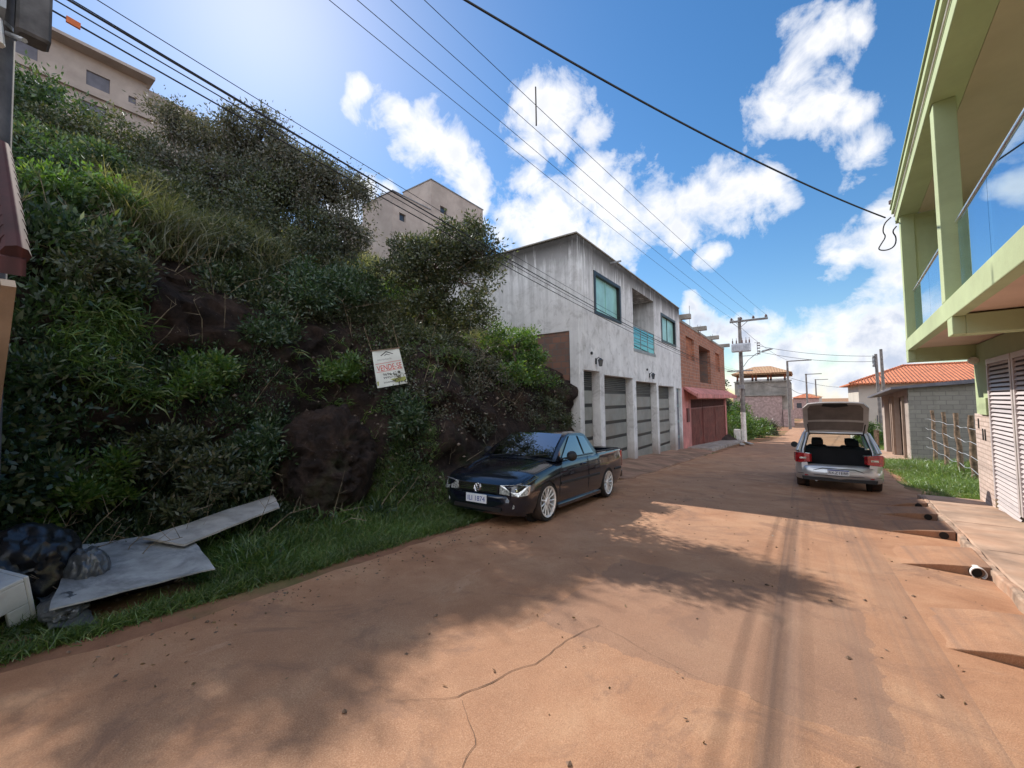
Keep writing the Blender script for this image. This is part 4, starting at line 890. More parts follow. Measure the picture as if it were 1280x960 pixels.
#@@CARS
def lerpk(tab,y):
    ys_=[t[0] for t in tab];return [float(np.interp(y,ys_,[t[i] for t in tab])) for i in range(1,len(tab[0]))]
def smoothtab(tab,step=.06):
    """Catmull-like smoothing by dense resample + box filter, keeping ends"""
    ys_=np.array([t[0] for t in tab]);yy_=np.arange(ys_[0],ys_[-1]+1e-6,step);yy_=np.append(yy_,ys_[-1]) if ys_[-1]-yy_[-1]>1e-3 else yy_
    cols=[]
    for i in range(1,len(tab[0])):
        v=np.interp(yy_,ys_,[t[i] for t in tab]);p=np.pad(v,2,mode='edge');k=np.array([1,2,3,2,1])/9.;v2=np.convolve(p,k,'valid');v2[0]=v[0];v2[-1]=v[-1];cols.append(v2)
    return [(float(y),*[float(c[j]) for c in cols]) for j,y in enumerate(yy_)]
def body_solid(tab,bed=None):
    """tab rows: y,halfwidth,zbottom,zbelt(top edge),ztop centre ; closed loft"""
    mb=MB();rows=[]
    for (y,w_,zb,zs,zc) in tab:
        pr=[(0,zb),(w_*.80,zb),(w_*.93,zb+.02),(w_*.975,zb+.10),(w_*.99,zb+(zs-zb)*.35),(w_,zb+(zs-zb)*.55),(w_*.992,zb+(zs-zb)*.74),(w_*.965,zs-.05),(w_*.935,zs-.008),(w_*.9,zs+.003),(w_*.7,zs+(zc-zs)*.6),(w_*.4,zs+(zc-zs)*.9),(0,zc)]
        if bed and bed[0]<=y<=bed[1]:
            fl=bed[2];pr[8]=(w_*.94,zs);pr[9]=(w_*.865,zs);pr[10]=(w_*.85,zs-.03);pr[11]=(w_*.85,fl);pr[12]=(0,fl)
        rows.append([(x,y,z) for x,z in pr]+[(-x,y,z) for x,z in pr[-2:0:-1]])
    n=len(rows[0])
    for rw in rows: mb.v+=rw
    for i in range(len(rows)-1):
        for k in range(n): a=i*n+k;b=i*n+(k+1)%n;mb.f.append((a,b,b+n,a+n))
    mb.f.append(tuple(range(n)));mb.f.append(tuple((len(rows)-1)*n+k for k in range(n-1,-1,-1)))
    return mb
def apply_bool(o,cutters):
    for c in cutters:
        c.parent=o.parent
        m=o.modifiers.new('b','BOOLEAN');m.operation='DIFFERENCE';m.object=c;m.solver='EXACT'
    bpy.context.view_layer.update();dg=bpy.context.evaluated_depsgraph_get();me=bpy.data.meshes.new_from_object(o.evaluated_get(dg));o.modifiers.clear()
    me.materials.clear();me.materials.append(o.data.materials[0]);o.data=me
    for p in me.polygons: p.material_index=0
    for c in cutters: bpy.data.objects.remove(c)
def cutter(mb):
    me=mesh_of('cut',mb);o=bpy.data.objects.new('cut',me);COL.objects.link(o);return o
def wheel(parent,x,y,z,R_,side,spokes,rimr,mat='alloy'):
    """side=+1: outer face toward +x local"""
    wd=.19
    mb=MB();mb.lathe((x,y,z),'x',[(rimr*.98,-wd/2),(R_*.94,-wd/2),(R_,-wd/2+.03),(R_,wd/2-.03),(R_*.94,wd/2),(rimr*1.01,wd/2-.005),(rimr*.98,wd/2-.03)],36)
    t=ob('wheel',mb,'rubber',parent,world=False,sm=40)
    s=side;xo=x+s*(wd/2-.015)
    mb=MB();pr=[(rimr*.99,s*-.16),(rimr*.95,s*-.05),(rimr*.93,s*-.01),(rimr*1.02,s*.012),(rimr*1.02,s*.018),(rimr*.9,s*.006),(rimr*.9,s*-.05)]
    mb.lathe((xo,y,z),'x',pr,36)
    mb.lathe((xo,y,z),'x',[(0,s*.005),(.05,s*.005),(.065,s*-.02),(.065,s*-.06)],20)
    for k in range(spokes):
        a=2*math.pi*k/spokes
        for da in (0,):
            c0=Vector((xo-s*.02,y+math.cos(a)*.05,z+math.sin(a)*.05));c1=Vector((xo-s*.004,y+math.cos(a)*rimr*.95,z+math.sin(a)*rimr*.95));mb.tube([c0,c1],[.012,.015],6)
    ob('rim',mb,mat,t,world=False,sm=40)
    mb=MB();mb.lathe((x,y,z),'x',[(0,s*.0),(rimr*.9,s*.0),(rimr*.9,-s*.03)],24);ob('brake_disc',mb,'dark',t,world=False)
    return t
def vwlogo(mb,c,rad,xdir,updir,nrm,th=.006):
    c=Vector(c);X=Vector(xdir);U=Vector(updir);Nn=Vector(nrm)
    pts=[c+(X*math.cos(a)+U*math.sin(a))*rad for a in np.linspace(0,2*math.pi,25)];mb.tube(pts,th,6,False)
    def seg(*p): mb.tube([c+X*a*rad+U*b*rad for a,b in p],th,5)
    seg((-.42,.85),(0,.08),(.42,.85));seg((-.88,.4),(-.4,-.85),(0,-.05),(.4,-.85),(.88,.4))
# --- pickup: local front at y=0, rear y=4.42; x lateral, z from ground
PK=thing('pickup_truck','black two door pickup with multi spoke alloy wheels parked against the hillside','pickup truck',(-4.10,4.72,0),R(1.2))
# follow the slope of the road
PK.location.z=gf(5.45)+.02;pk_p=math.atan(-.053)
PK.rotation_euler=(pk_p,0,R(1.2));PK.location.z=gf(4.72)+.03;ROOT[PK.name]=Matrix.Translation(PK.location)@PK.rotation_euler.to_matrix().to_4x4()
def pob(name,mb,mat,parent=PK,**k): return ob(name,mb,mat,parent,world=False,**k)
tab=[(0.0,.60,.30,.60,.62),(.04,.70,.24,.645,.68),(.14,.775,.21,.68,.735),(.32,.815,.20,.725,.795),(.6,.82,.19,.79,.86),(1.0,.825,.19,.86,.92),(1.3,.825,.19,.90,.955),(1.7,.825,.19,.92,.95),(2.6,.825,.19,.935,.95),(2.92,.825,.19,.945,.955)]
tab=smoothtab(tab)+[]
bedt=[(2.96,.825,.19,.955,.5),(3.4,.825,.2,.965,.5),(3.9,.82,.22,.975,.5),(4.25,.805,.27,.98,.5),(4.34,.79,.3,.985,.5)]
bedt=smoothtab(bedt)
endt=[(4.345,.785,.32,.985,.985),(4.39,.765,.36,.98,.98)]
mb=body_solid(tab+bedt+endt,bed=(2.955,4.342,.5))
bd=pob('body',mb,'black_paint')
apply_bool(bd,[cutter(MB().cyl((s*.78,yw,.30),'x',.355,.36,40)) for s in (-1,1) for yw in (.83,3.38)] if False else [])
WB=(.84,3.42)
def archcut(o,rad=.352):
    cs=[]
    for yw in WB:
        for s in (-1,1):
            mb=MB();mb.cyl((s*.77,yw,.30),'x',rad,.40,40);cs.append(cutter(mb))
    apply_bool(o,cs)
archcut(bd,.335);smooth(bd.data,32)
for yw in WB:
    for s in (-1,1): pob('wheel_well',MB().cyl((s*.60,yw,.31),'x',.33,.1,28),'dark')
for yw in WB:
    for s in (-1,1): wheel(PK,s*.735,yw,.30,.305,s,13,.235)
# cabin
def cabin(secs,belt):
    """secs: list of (y_belt,y_top,halfw_belt,halfw_top,z_belt,z_top)"""
    return None
cz=.935
CBp={'fb':1.16,'ft':1.86,'rt':2.52,'rb':2.98}   # windshield base/top, rear top/base
wb_,wt_,zt_=.755,.585,1.365
mb=MB()
prof=[(1.16,.925),(1.5,1.15),(1.86,1.345),(2.0,1.385),(2.25,1.40),(2.5,1.395),(2.64,1.368),(2.83,1.15),(2.985,.945)]
pp=[]
rows=[]
for (y,z) in prof:
    t=(z-cz)/(1.4-cz);t=max(0,min(1,t));w_=wb_+(wt_-wb_)*t
    rows.append([(w_+.012,y,cz-.02),(w_,y,z-.035*min(1,t*3)),(w_-.05,y,z-.008),(w_*.5,y,z+.006),(0,y,z+.01)] )
# simpler: solid made as roof skin + sides
mb=MB();n=9
for (y,z) in prof:
    t=max(0,min(1,(z-.93)/(1.4-.93)))
    wtop=.76+(.60-.76)*t
    # side wall point at belt for this station
    row=[(.765,y,.92),(.765-(.765-wtop)*.5,y,.92+(z-.92)*.5),(wtop+.012,y,z-.03*t),(wtop-.03,y,z-.006),(wtop*.5,y,z+.008),(0,y,z+.012)]
    full=row+[(-x,yy2,zz) for x,yy2,zz in row[-2::-1]]
    mb.v+=full
m=11
for i in range(len(prof)-1):
    for k in range(m-1): a=i*m+k;mb.f.append((a,a+1,a+m+1,a+m))
    mb.f.append((i*m,(i+1)*m,(i+1)*m+m-1,i*m+m-1))
mb.f.append(tuple(range(m)));mb.f.append(tuple((len(prof)-1)*m+k for k in range(m)))
cabn=pob('cab_roof',mb,'black_paint',sm=40)
def wside(y,z,s=1):
    t=(z-.92)/(1.4-.92);return s*(.765+(.612-.765)*t+.006)
def quadpatch(mb,pts,nu=6,nv=4,th=.004,nrm=(1,0,0)):
    a,b,c,d=[Vector(p) for p in pts];nn=Vector(nrm).normalized()*th;o=len(mb.v)
    for i in range(nu+1):
        for j in range(nv+1):
            uu=i/nu;vv=j/nv;p=a.lerp(b,uu).lerp(d.lerp(c,uu),vv);mb.v.append(tuple(p+nn))
    for i in range(nu):
        for j in range(nv): q=o+i*(nv+1)+j;mb.f.append((q,q+nv+1,q+nv+2,q+1))
# windshield following prof, inset from pillars
mb=MB();st_=[(1.21,.963),(1.5,1.158),(1.84,1.348)]
for (y,z) in st_:
    t=(z-.93)/(.47);wtp=.76+(.60-.76)*t-.07
    for k in range(9):
        x=-wtp+2*wtp*k/8;mb.v.append((x,y-.008-.0,z+.022-.012*abs(k-4)/4))
for i in range(2):
    for k in range(8): a=i*9+k;mb.f.append((a,a+1,a+10,a+9))
pob('windshield',mb,'car_glass',sm=60)
mb=MB()
for (y,z) in ((2.68,1.335),(2.83,1.155),(2.96,.985)):
    t=(z-.93)/.47;wtp=.76+(.60-.76)*t-.09
    for k in range(5): mb.v.append((-wtp+2*wtp*k/4,y+.01,z+.02))
for i in range(1):
    for k in range(4): a=i*5+k;mb.f.append((a,a+5,a+6,a+1))
for k in range(4): a=5+k;mb.f.append((a,a+5,a+6,a+1))
pob('rear_window',mb,'car_glass')
for s in (-1,1):
    mb=MB();P4=[(wside(0,.965,s),1.42,.965),(wside(0,.975,s),2.28,.975),(wside(0,1.325,s),2.2,1.325),(wside(0,1.325,s),1.93,1.325)]
    quadpatch(mb,P4,nrm=(s,0,.3),th=.006);pob('side_window',mb,'car_glass')
    mb=MB();P4=[(wside(0,.985,s),2.36,.985),(wside(0,.985,s),2.78,.985),(wside(0,1.30,s),2.54,1.30),(wside(0,1.325,s),2.28,1.325)]
    quadpatch(mb,P4,nrm=(s,0,.3),th=.006);pob('quarter_window',mb,'car_glass')
    # window chrome/grey line, mirror, handle, mouldings, door seams
    mb=MB();mb.tube([(wside(0,.955,s)+s*.005,1.36,.955),(wside(0,.965,s)+s*.005,2.3,.965),(wside(0,.97,s)+s*.005,2.76,.97)],.008,5);pob('belt_trim',mb,'black_plastic')
    mb=MB();mb.lathe((s*.9,1.52,1.0),'y',[(.0,-.09),(.05,-.08),(.085,-.03),(.085,.03),(.0,.035)],14);mb.tube([(s*.78,1.5,.95),(s*.86,1.51,.97)],.02,6)
    mr=pob('mirror',mb,'black_plastic',sm=40)
    mb=MB();mb.box(s*.832-.008,s*.832+.008,2.1,2.28,.80,.835,bev=.005);pob('door_handle',mb,'black_paint')
    mb=MB();mb.box(min(s*.822,s*.838),max(s*.822,s*.838),1.28,2.95,.54,.585);mb.box(min(s*.816,s*.832),max(s*.816,s*.832),3.8,4.2,.56,.6);pob('side_moulding',mb,'black_plastic',bevel=.006)
    mb=MB()
    mb.tube([(s*.8,1.26,.30),(s*.826,1.24,.5),(s*.829,1.26,.75),(s*.80,1.36,.925)],.004,4)
    mb.tube([(s*.8,2.42,.30),(s*.829,2.42,.5),(s*.83,2.42,.75),(s*.79,2.42,.94)],.004,4);pob('door_seam',mb,'dark')
    mb=MB();mb.box(min(s*.76,s*.81),max(s*.76,s*.81),1.2,3.05,.165,.235);pob('side_skirt',mb,'black_paint',bevel=.015)
    # headlight
    mb=MB();hp=[(s*.40,.0,.50),(s*.72,.05,.485),(s*.80,.20,.50),(s*.80,.27,.635),(s*.72,.07,.655),(s*.41,.0,.63)]
    inn=[(x,y+.05,z) for x,y,z in hp];mb.v+=[(x,y-.032,z) for x,y,z in hp]+inn;mb.f+=[tuple(range(6)),tuple(range(11,5,-1))]+[(i,(i+1)%6,6+(i+1)%6,6+i) for i in range(6)]
    hl=pob('headlight',mb,'lens',bevel=.008)
    mb=MB();mb.lathe((s*.52,.02,.56),'y',[(0,.0),(.03,-.004),(.05,.012)],16);mb.lathe((s*.645,.045,.56),'y',[(0,.0),(.025,-.004),(.04,.012)],16);ob('bulb',mb,'chrome',hl,world=False)
    mb=MB();mb.lathe((s*.60,.035,.335),'y',[(0,-.005),(.04,-.005),(.05,.02)],16);pob('fog_lamp',mb,'lens')
    mb=MB();mb.box(min(s*.765,s*.79),max(s*.765,s*.79),4.29,4.385,.6,.95);pob('tail_light',mb,'red_lens',bevel=.01)
# grille
mb=MB();mb.prism([(-.37,.505),(.37,.505),(.40,.625),(-.40,.625)],'y',-.03,.06);gr_=pob('grille',mb,'dark')
mb=MB()
for k in range(4): z=.525+k*.027;mb.box(-.365,.365,-.045,-.028,z,z+.012)
ob('grille_bar',mb,'chrome',gr_,world=False)
mb=MB();vwlogo(mb,(0,-.058,.565),.062,(1,0,0),(0,0,1),(0,-1,0));ob('badge',mb,'chrome',gr_,world=False)
# bumper
mb=MB();bp=smoothtab([(-.76,.22),(-.70,.07),(-.5,-.02),(0,-.055),(.5,-.02),(.70,.07),(.76,.22)],.08)
for (x,y) in bp: mb.v+=[(x,y+.05,.19),(x,y+.0,.215),(x,y-.02,.30),(x,y-.025,.42),(x,y-.0,.475),(x*.98,y+.05,.49)]
for i in range(len(bp)-1):
    for k in range(5): a=i*6+k;mb.f.append((a,a+1,a+7,a+6))
pb=pob('front_bumper',mb,'black_paint',sm=50);
mb=MB();mb.box(-.45,.45,-.068,-.04,.245,.30);ob('air_intake',mb,'dark',pb,world=False)
mb=MB();mb.box(-.2,.2,-.088,-.078,.34,.47);pl=pob('licence_plate',mb,'plate',bevel=.003)
Mx=Matrix.Translation((0,-.0885,.398))@Matrix.Rotation(R(90),4,'X');place_text('plate_text','ILI 1874',.105,Mx,'blue_ink',pl)
# hood lines, wipers, bed
for s in (-1,1): pob('hood_crease',MB().tube([(s*.42,.12,.705),(s*.5,.6,.862),(s*.58,1.1,.935)],.006,5),'black_paint');pob('hood_seam',MB().tube([(s*.70,.16,.70),(s*.755,.5,.785),(s*.76,1.12,.895)],.0035,4),'dark')
mb=MB();mb.tube([(-.5,1.1,.955),(.05,1.26,1.025)],.008,5);mb.tube([(.08,1.1,.955),(.55,1.27,1.02)],.008,5);pob('wiper',mb,'black_plastic')
mb=MB();mb.box(-.69,.69,2.99,4.33,.502,.52);mb.box(-.69,.69,2.985,3.0,.52,.95);pob('bed_liner',mb,'dark_fabric')
mb=MB()
for s in (-1,1): mb.box(min(s*.70,s*.775),max(s*.70,s*.775),3.0,4.33,.982,1.0)
mb.box(-.7,.7,4.33,4.39,.99,1.005);pob('bed_rail',mb,'black_plastic',bevel=.006)
mb=MB();mb.box(-.77,.77,4.38,4.46,.34,.5,bev=.02);pob('rear_bumper',mb,'black_paint')
mb=MB();mb.box(-.3,.05,1.95,2.35,.5,1.12);mb.box(.1,.5,1.95,2.35,.5,1.12) ;pob('seat',mb,'dark_fabric') if False else None
# shorter nose and lowered body on this car
for o in list(PK.children_recursive):
    if o.type!='MESH' or o.name.split('.')[0] in ('wheel','rim','brake_disc'): continue
    for v in o.data.vertices:
        if v.co.y<.5: v.co.y=.5-(.5-v.co.y)*.76
        v.co.z-=.03
# --- silver hatchback: local front at y=3.9 (far), rear y=0
HB=thing('hatchback_car','silver hatchback seen from behind with its tailgate raised and boot empty','car',(.66,12.35,gf(12.35)+.03),R(-1.0))
HB.rotation_euler=(pk_p,0,R(-1.0));ROOT[HB.name]=Matrix.Translation(HB.location)@HB.rotation_euler.to_matrix().to_4x4()
def hob(name,mb,mat,parent=HB,**k): return ob(name,mb,mat,parent,world=False,**k)
tab=smoothtab([(0.0,.70,.36,.80,.81),(.06,.775,.26,.87,.88),(.2,.82,.22,.93,.94),(.6,.83,.2,.95,.95),(1.5,.83,.19,.94,.94),(2.6,.83,.19,.90,.915),(3.0,.825,.19,.86,.92),(3.5,.80,.2,.77,.82),(3.8,.72,.24,.66,.70),(3.9,.6,.3,.58,.6)])
mb=body_solid(tab);hb=hob('body',mb,'silver_paint')
cs=[]
for yw in (.72,3.17):
    for s in (-1,1): cs.append(cutter(MB().cyl((s*.77,yw,.3),'x',.345,.4,36)))
cs.append(cutter(MB().box(-.52,.52,-.2,.8,.56,1.2)));cs.append(cutter(MB().box(-.70,.70,.12,2.75,.5,1.2)));cs.append(cutter(MB().prism([(-.56,.57),(.56,.57),(.66,.9),(.66,1.2),(-.66,1.2),(-.66,.9)],'y',-.3,.4)))
apply_bool(hb,cs);smooth(hb.data,32)
mb=MB();mb.box(-.69,.69,.14,2.7,.47,.505);mb.box(-.69,.69,.9,.96,.505,.95);hob('boot_floor',mb,'dark_fabric')
for yw in (.72,3.17):
    for s in (-1,1): wheel(HB,s*.725,yw,.30,.30,s,7,.2)
for yw in (.72,3.17):
    for s in (-1,1): hob('wheel_well',MB().cyl((s*.60,yw,.3),'x',.33,.08,24),'dark')
# roof + pillars
def hw(z): t=(z-.93)/(1.44-.93);return .775+(.60-.775)*t
mb=MB();rp=[(.42,1.385),(.6,1.42),(1.0,1.445),(1.5,1.445),(1.85,1.42),(2.05,1.38)]
for (y,z) in rp:
    wz=.60
    for k in range(9):
        x=-wz+2*wz*k/8;mb.v.append((x,y,z-.035*(abs(k-4)/4)**3))
    for k in range(9):
        x=-wz+2*wz*k/8;mb.v.append((x,y,z-.04-.035*(abs(k-4)/4)**3))
for i in range(len(rp)-1):
    for k in range(8): a=i*18+k;mb.f.append((a,a+1,a+19,a+18));a+=9;mb.f.append((a,a+18,a+19,a+1))
    for a,b in ((0,9),(8,17)): mb.f.append((i*18+a,i*18+b,(i+1)*18+b,(i+1)*18+a))
for e in (0,len(rp)-1): mb.f.append(tuple([e*18+k for k in range(9)]+[e*18+17-k for k in range(9)]))
hob('roof',mb,'silver_paint',sm=40)
for s in (-1,1):
    mb=MB()
    mb.tube([(s*.765,.16,.91),(s*.70,.26,1.13),(s*.615,.42,1.36)],[.055,.045,.04],8)   # C pillar
    mb.tube([(s*.60,.42,1.37),(s*.605,1.0,1.41),(s*.605,1.6,1.41),(s*.61,2.05,1.36)],.032,8)
    mb.tube([(s*.61,2.05,1.36),(s*.68,2.45,1.12),(s*.75,2.8,.91)],.03,8)
    mb.tube([(s*.77,1.35,.93),(s*.61,1.3,1.4)],.03,8);hob('pillar',mb,'silver_paint',sm=50)
    mb=MB();quadpatch(mb,[(s*.775,.24,.94),(s*.775,1.33,.94),(s*.625,1.28,1.39),(s*.63,.46,1.36)],nrm=(s,0,0));hob('rear_side_window',mb,'teal_glass')
    mb=MB();quadpatch(mb,[(s*.775,1.38,.94),(s*.76,2.72,.92),(s*.625,2.05,1.36),(s*.625,1.34,1.39)],nrm=(s,0,0));hob('front_side_window',mb,'teal_glass')
    mb=MB();mb.lathe((s*.9,2.32,.98),'y',[(.0,-.035),(.085,-.03),(.085,.03),(.05,.08),(.0,.09)],14);mb.tube([(s*.78,2.35,.93),(s*.86,2.33,.95)],.02,6);hob('mirror',mb,'black_plastic',sm=40)
    mb=MB();q=[(.535,-.045,.665,.86),(.64,-.045,.65,.875),(.75,-.02,.64,.885),(.815,.03,.64,.885),(.85,.12,.68,.87),(.855,.20,.78,.82)]
    for (x,y,z0,z1) in q: mb.v+=[(s*x,y,z0),(s*x,y,z1),(s*(x-.05),y+.1,z1),(s*(x-.05),y+.1,z0)]
    for i_ in range(5):
        for k_ in range(4): a_=i_*4;mb.f.append((a_+k_,a_+(k_+1)%4,a_+4+(k_+1)%4,a_+4+k_))
    mb.f+=[(0,1,2,3),(23,22,21,20)]
    tl=hob('tail_light',mb,'red_lens',bevel=.01)
    mb=MB();mb.box(min(s*.60,s*.73),max(s*.60,s*.73),-.062,-.045,.735,.775) ;o=ob('light_strip',mb,'lens',tl,world=False);pass
    mb=MB();mb.tube([(s*.52,.33,1.33),(s*.545,.05,1.58)],.012,6);hob('gas_strut',mb,'black_plastic')
    mb=MB();mb.lathe((s*.36,1.22,1.1),'x',[(0,-.13),(.09,-.12),(.1,0),(.09,.12),(0,.13)],12);mb.box(s*.36-.22,s*.36+.22,1.15,1.3,.5,1.0,bev=.04);hob('rear_seat',mb,'dark_fabric',sm=50)
    mb=MB();mb.lathe((s*.36,2.0,1.12),'x',[(0,-.12),(.09,-.11),(.1,0),(.09,.11),(0,.12)],12);mb.box(s*.36-.22,s*.36+.22,1.95,2.1,.5,1.02,bev=.04);hob('front_seat',mb,'dark_fabric',sm=50)
    mb=MB();mb.box(min(s*.53,s*.70),max(s*.53,s*.70),.1,.9,.79,.83);hob('parcel_ledge',mb,'silver_inner')
mb=MB();quadpatch(mb,[(-.70,2.78,.93),(.70,2.78,.93),(.58,2.08,1.37),(-.58,2.08,1.37)],nrm=(0,1,.5));hob('windshield',mb,'clear_car_glass')
mb=MB();mb.box(-.70,.70,2.5,2.78,.8,.95);mb.tube([(-.36-.15,2.35,.95),(-.36,2.38,1.05),(-.21,2.35,.95)],.015,6);hob('dashboard',mb,'dark_fabric',bevel=.03)
# opening rim
mb=MB();rim=[(-.60,.10,.60),(-.48,.055,.575),(.48,.055,.575),(.60,.10,.60),(.655,.15,.8),(.66,.2,.93),(.56,.38,1.34),(.50,.42,1.375),(-.50,.42,1.375),(-.56,.38,1.34),(-.66,.2,.93),(-.655,.15,.8),(-.60,.10,.60)]
mb.tube(rim,.035,8,False);ri=hob('boot_frame',mb,'silver_paint',sm=50)
mb=MB();mb.tube([(x*.955,y-.03,z+(.02 if z<1 else -.03)) for x,y,z in rim],.013,6,False);ob('rubber_seal',mb,'rubber',ri,world=False)
# tailgate: raised
mb=MB();hz,hy=1.40,.40
def tg(u_,v_,t=0.0): # u lateral -1..1, v 0 hinge..1 tip
    ang=R(53);Lg=.88;wv=np.interp(v_,[0,.25,.8,1],[.585,.63,.63,.52])
    z=hz+math.sin(ang)*Lg*v_+.06*math.sin(math.pi*v_)-.03*abs(u_)**3*1;y=hy-math.cos(ang)*Lg*v_-.05*math.sin(math.pi*v_)*-1
    nrm=Vector((0,math.sin(ang),math.cos(ang)));p=Vector((u_*wv,y,z))+nrm*t+Vector((0,.04*abs(u_)**2.5,0));return p
nu,nv=12,10
for t in (.03,-.015):
    for i in range(nu+1):
        for j in range(nv+1): mb.v.append(tuple(tg(-1+2*i/nu,j/nv,t)))
K=(nu+1)*(nv+1)
for i in range(nu):
    for j in range(nv): a=i*(nv+1)+j;mb.f.append((a,a+1,a+nv+2,a+nv+1));mb.f.append((K+a,K+a+nv+1,K+a+nv+2,K+a+1))
for i in range(nu):
    for j in (0,nv): a=i*(nv+1)+j;b=a+nv+1;mb.f.append((a,b,K+b,K+a))
for j in range(nv):
    for i in (0,nu): a=i*(nv+1)+j;mb.f.append((a,a+1,K+a+1,K+a))
TG=hob('tailgate',mb,'silver_inner',sm=40)
mb=MB()
for (u0_,u1_,v0_,v1_) in ((-.84,.84,.36,.92),):
    o=len(mb.v)
    for i in range(9):
        for j in range(5):
            mb.v.append(tuple(tg(u0_+(u1_-u0_)*i/8,v0_+(v1_-v0_)*j/4,-.022)))
    for i in range(8):
        for j in range(4): a=o+i*5+j;mb.f.append((a,a+5,a+6,a+1))
ob('inner_trim',mb,'trim_grey',TG,world=False)
mb=MB();o=0
for i in range(9):
    for j in range(3): mb.v.append(tuple(tg(-.86+1.72*i/8,.06+.24*j/2,-.02)))
for i in range(8):
    for j in range(2): a=i*3+j;mb.f.append((a,a+3,a+4,a+1))
ob('tailgate_window',mb,'trim_grey',TG,world=False)
mb=MB();pts=[tg(x,.86-.06*(1-abs(x)/.42),-.03) for x in np.linspace(-.42,.42,9)]+[tg(x,.965,-.03) for x in np.linspace(.42,-.42,9)];mb.v=[tuple(p) for p in pts];mb.f=[(i,i+1,16-i,17-i) for i in range(8)];ob('latch_recess',mb,'dark',TG,world=False)
# bumper
mb=MB();bp=smoothtab([(-.83,.3),(-.80,.10),(-.62,-.03),(0,-.07),(.62,-.03),(.80,.10),(.83,.3)],.06)
for (x,y) in bp: mb.v+=[(x*.97,y+.06,.23),(x,y+.0,.27),(x,y-.03,.36),(x,y-.035,.46),(x,y-.0,.56),(x,y+.04,.6),(x*.97,y+.12,.62)]
for i in range(len(bp)-1):
    for k in range(6): a=i*7+k;mb.f.append((a,a+1,a+8,a+7))
RB=hob('rear_bumper',mb,'silver_paint',sm=50)
mb=MB();mb.prism([(-.68,.24),(.68,.24),(.70,.315),(-.70,.315)],'y',-.075,.02);ob('lower_valance',mb,'black_plastic',RB,world=False)
mb=MB();mb.tube([(-.78,.02,.385),(-.4,-.085,.372),(.0,-.1,.365),(.4,-.085,.372),(.78,.02,.385)],.006,5);
mb.tube([(-.56,-.055,.44),(-.42,-.07,.49),(-.3,-.085,.535),(.3,-.085,.535),(.42,-.07,.49),(.56,-.055,.44)],.007,5);ob('bumper_crease',mb,'black_plastic',RB,world=False)
mb=MB();mb.box(-.64,-.5,-.05,-.035,.335,.36);mb.box(.5,.64,-.05,-.035,.335,.36);ob('reflector',mb,'red_lens',RB,world=False)
mb=MB();mb.box(-.2,.2,-.118,-.108,.385,.515);pl=hob('licence_plate',mb,'plate',bevel=.003)
mb=MB();mb.box(-.199,.199,-.1195,-.1185,.49,.513);ob('plate_band',mb,'blue_ink',pl,world=False)
Mx=Matrix.Translation((0,-.1185,.438))@Matrix.Rotation(R(90),4,'X');place_text('plate_text','RKZ1E88',.095,Mx,'ink',pl)
mb=MB();mb.cyl((-.42,.0,.24),'y',.03,.14,12);hob('exhaust_pipe',mb,'metal_grey')
#@@STREET
# ramps against the kerb with drain pipes
rl_=['ramp far away beside the tail of the parked hatchback shade','second farthest ramp, its tip in the building shadow edge','ramp in the middle of the row against the kerb','ramp with a broken white pipe end showing under it','nearest ramp of the row, cut by the right edge']
rl_=['small concrete ramp against the kerb, farthest of the row by the grass','concrete ramp touching the edge of the building shadow','concrete ramp in sunlight with a dark drain hole','concrete ramp with a broken white pipe end at the kerb','nearest concrete ramp at the right edge']
for (y0,y1,dp),lb in zip(((-1.5,-.95,.5),(-2.75,-2.0,.72),(-4.25,-3.4,.72),(-6.1,-5.2,.68),(-8.35,-7.5,.6)),rl_):
    t=thing('driveway_ramp',lb,'ramp',(*GL(-.3,y0)[:2],gf(GL(0,y0)[1])),0,'concrete ramps bridging the gutter')
    mb=MB();n=6
    for k in range(n+1):
        yl=y0+(y1-y0)*k/n
        for v,h in ((.025,.0),(.025,.135),(-dp*.5,.09),(-dp-.08*float(fbm(yl*5,dp)),.02),(-dp,-.01)):
            p=GL(v,yl);mb.v.append((p[0],p[1],gf(p[1])+h+.012*float(fbm(yl*3,v*4,3.))*(h>.02)))
    for k in range(n):
        for j in range(4): a=k*5+j;mb.f.append((a,a+1,a+6,a+5))
    mb.f.append((0,1,2,3,4));b=n*5;mb.f.append((b+4,b+3,b+2,b+1,b));ob('slab',mb,'road',t,bevel=.008)
    p=GL(-.09,y0-.012);q=GL(-.09,y0+.02);mb=MB();z=gf(p[1])+.065;mb.tube([(p[0],p[1],z),(q[0],q[1],z)],.05,14);ob('drain_hole',mb,'dark',t)
    if 'broken' in lb:
        p=GL(-.07,y0-.05);q=GL(-.07,y0+.02);z=gf(p[1])+.062;mb=MB();mb.lathe((p[0],p[1],z),'y',[(.055,0),(.062,0),(.062,.1),(.055,.1),(.055,0)],18);ob('pipe_end',mb,'white_paint',t,sm=40)
# fence posts with wire
FN=thing('post_fence','rough wooden post fence with strands of wire in front of the grey shack','fence',(4.3,21,-1.1))
FP=[(4.15,17.9,1.0,.0,.05,.07),(4.32,18.05,1.35,-.12,.0,.055),(4.2,19.3,1.02,.06,.1,.065),(4.3,21.4,1.0,.02,.06,.06),(4.45,23.8,1.0,.0,.1,.06),(4.6,26.3,.98,.05,-.1,.06),(4.95,26.4,.1,.9,0,.05)]
for i,(x,y,zt,lx,ly,rd) in enumerate(FP):
    zb=gf(y)-.1;mb=MB();pts=[]
    for k in range(7):
        t=k/6;pts.append((x-lx*t+.02*math.sin(k*2.1+i),y+ly*t+.02*math.cos(k*1.7+i),zb+(zt-zb)*t))
    mb.tube(pts,[1.25*rd*(1-.25*k/6+.08*math.sin(k*3+i)) for k in range(7)],8);ob('post',mb,'wood_old',FN,sm=50)
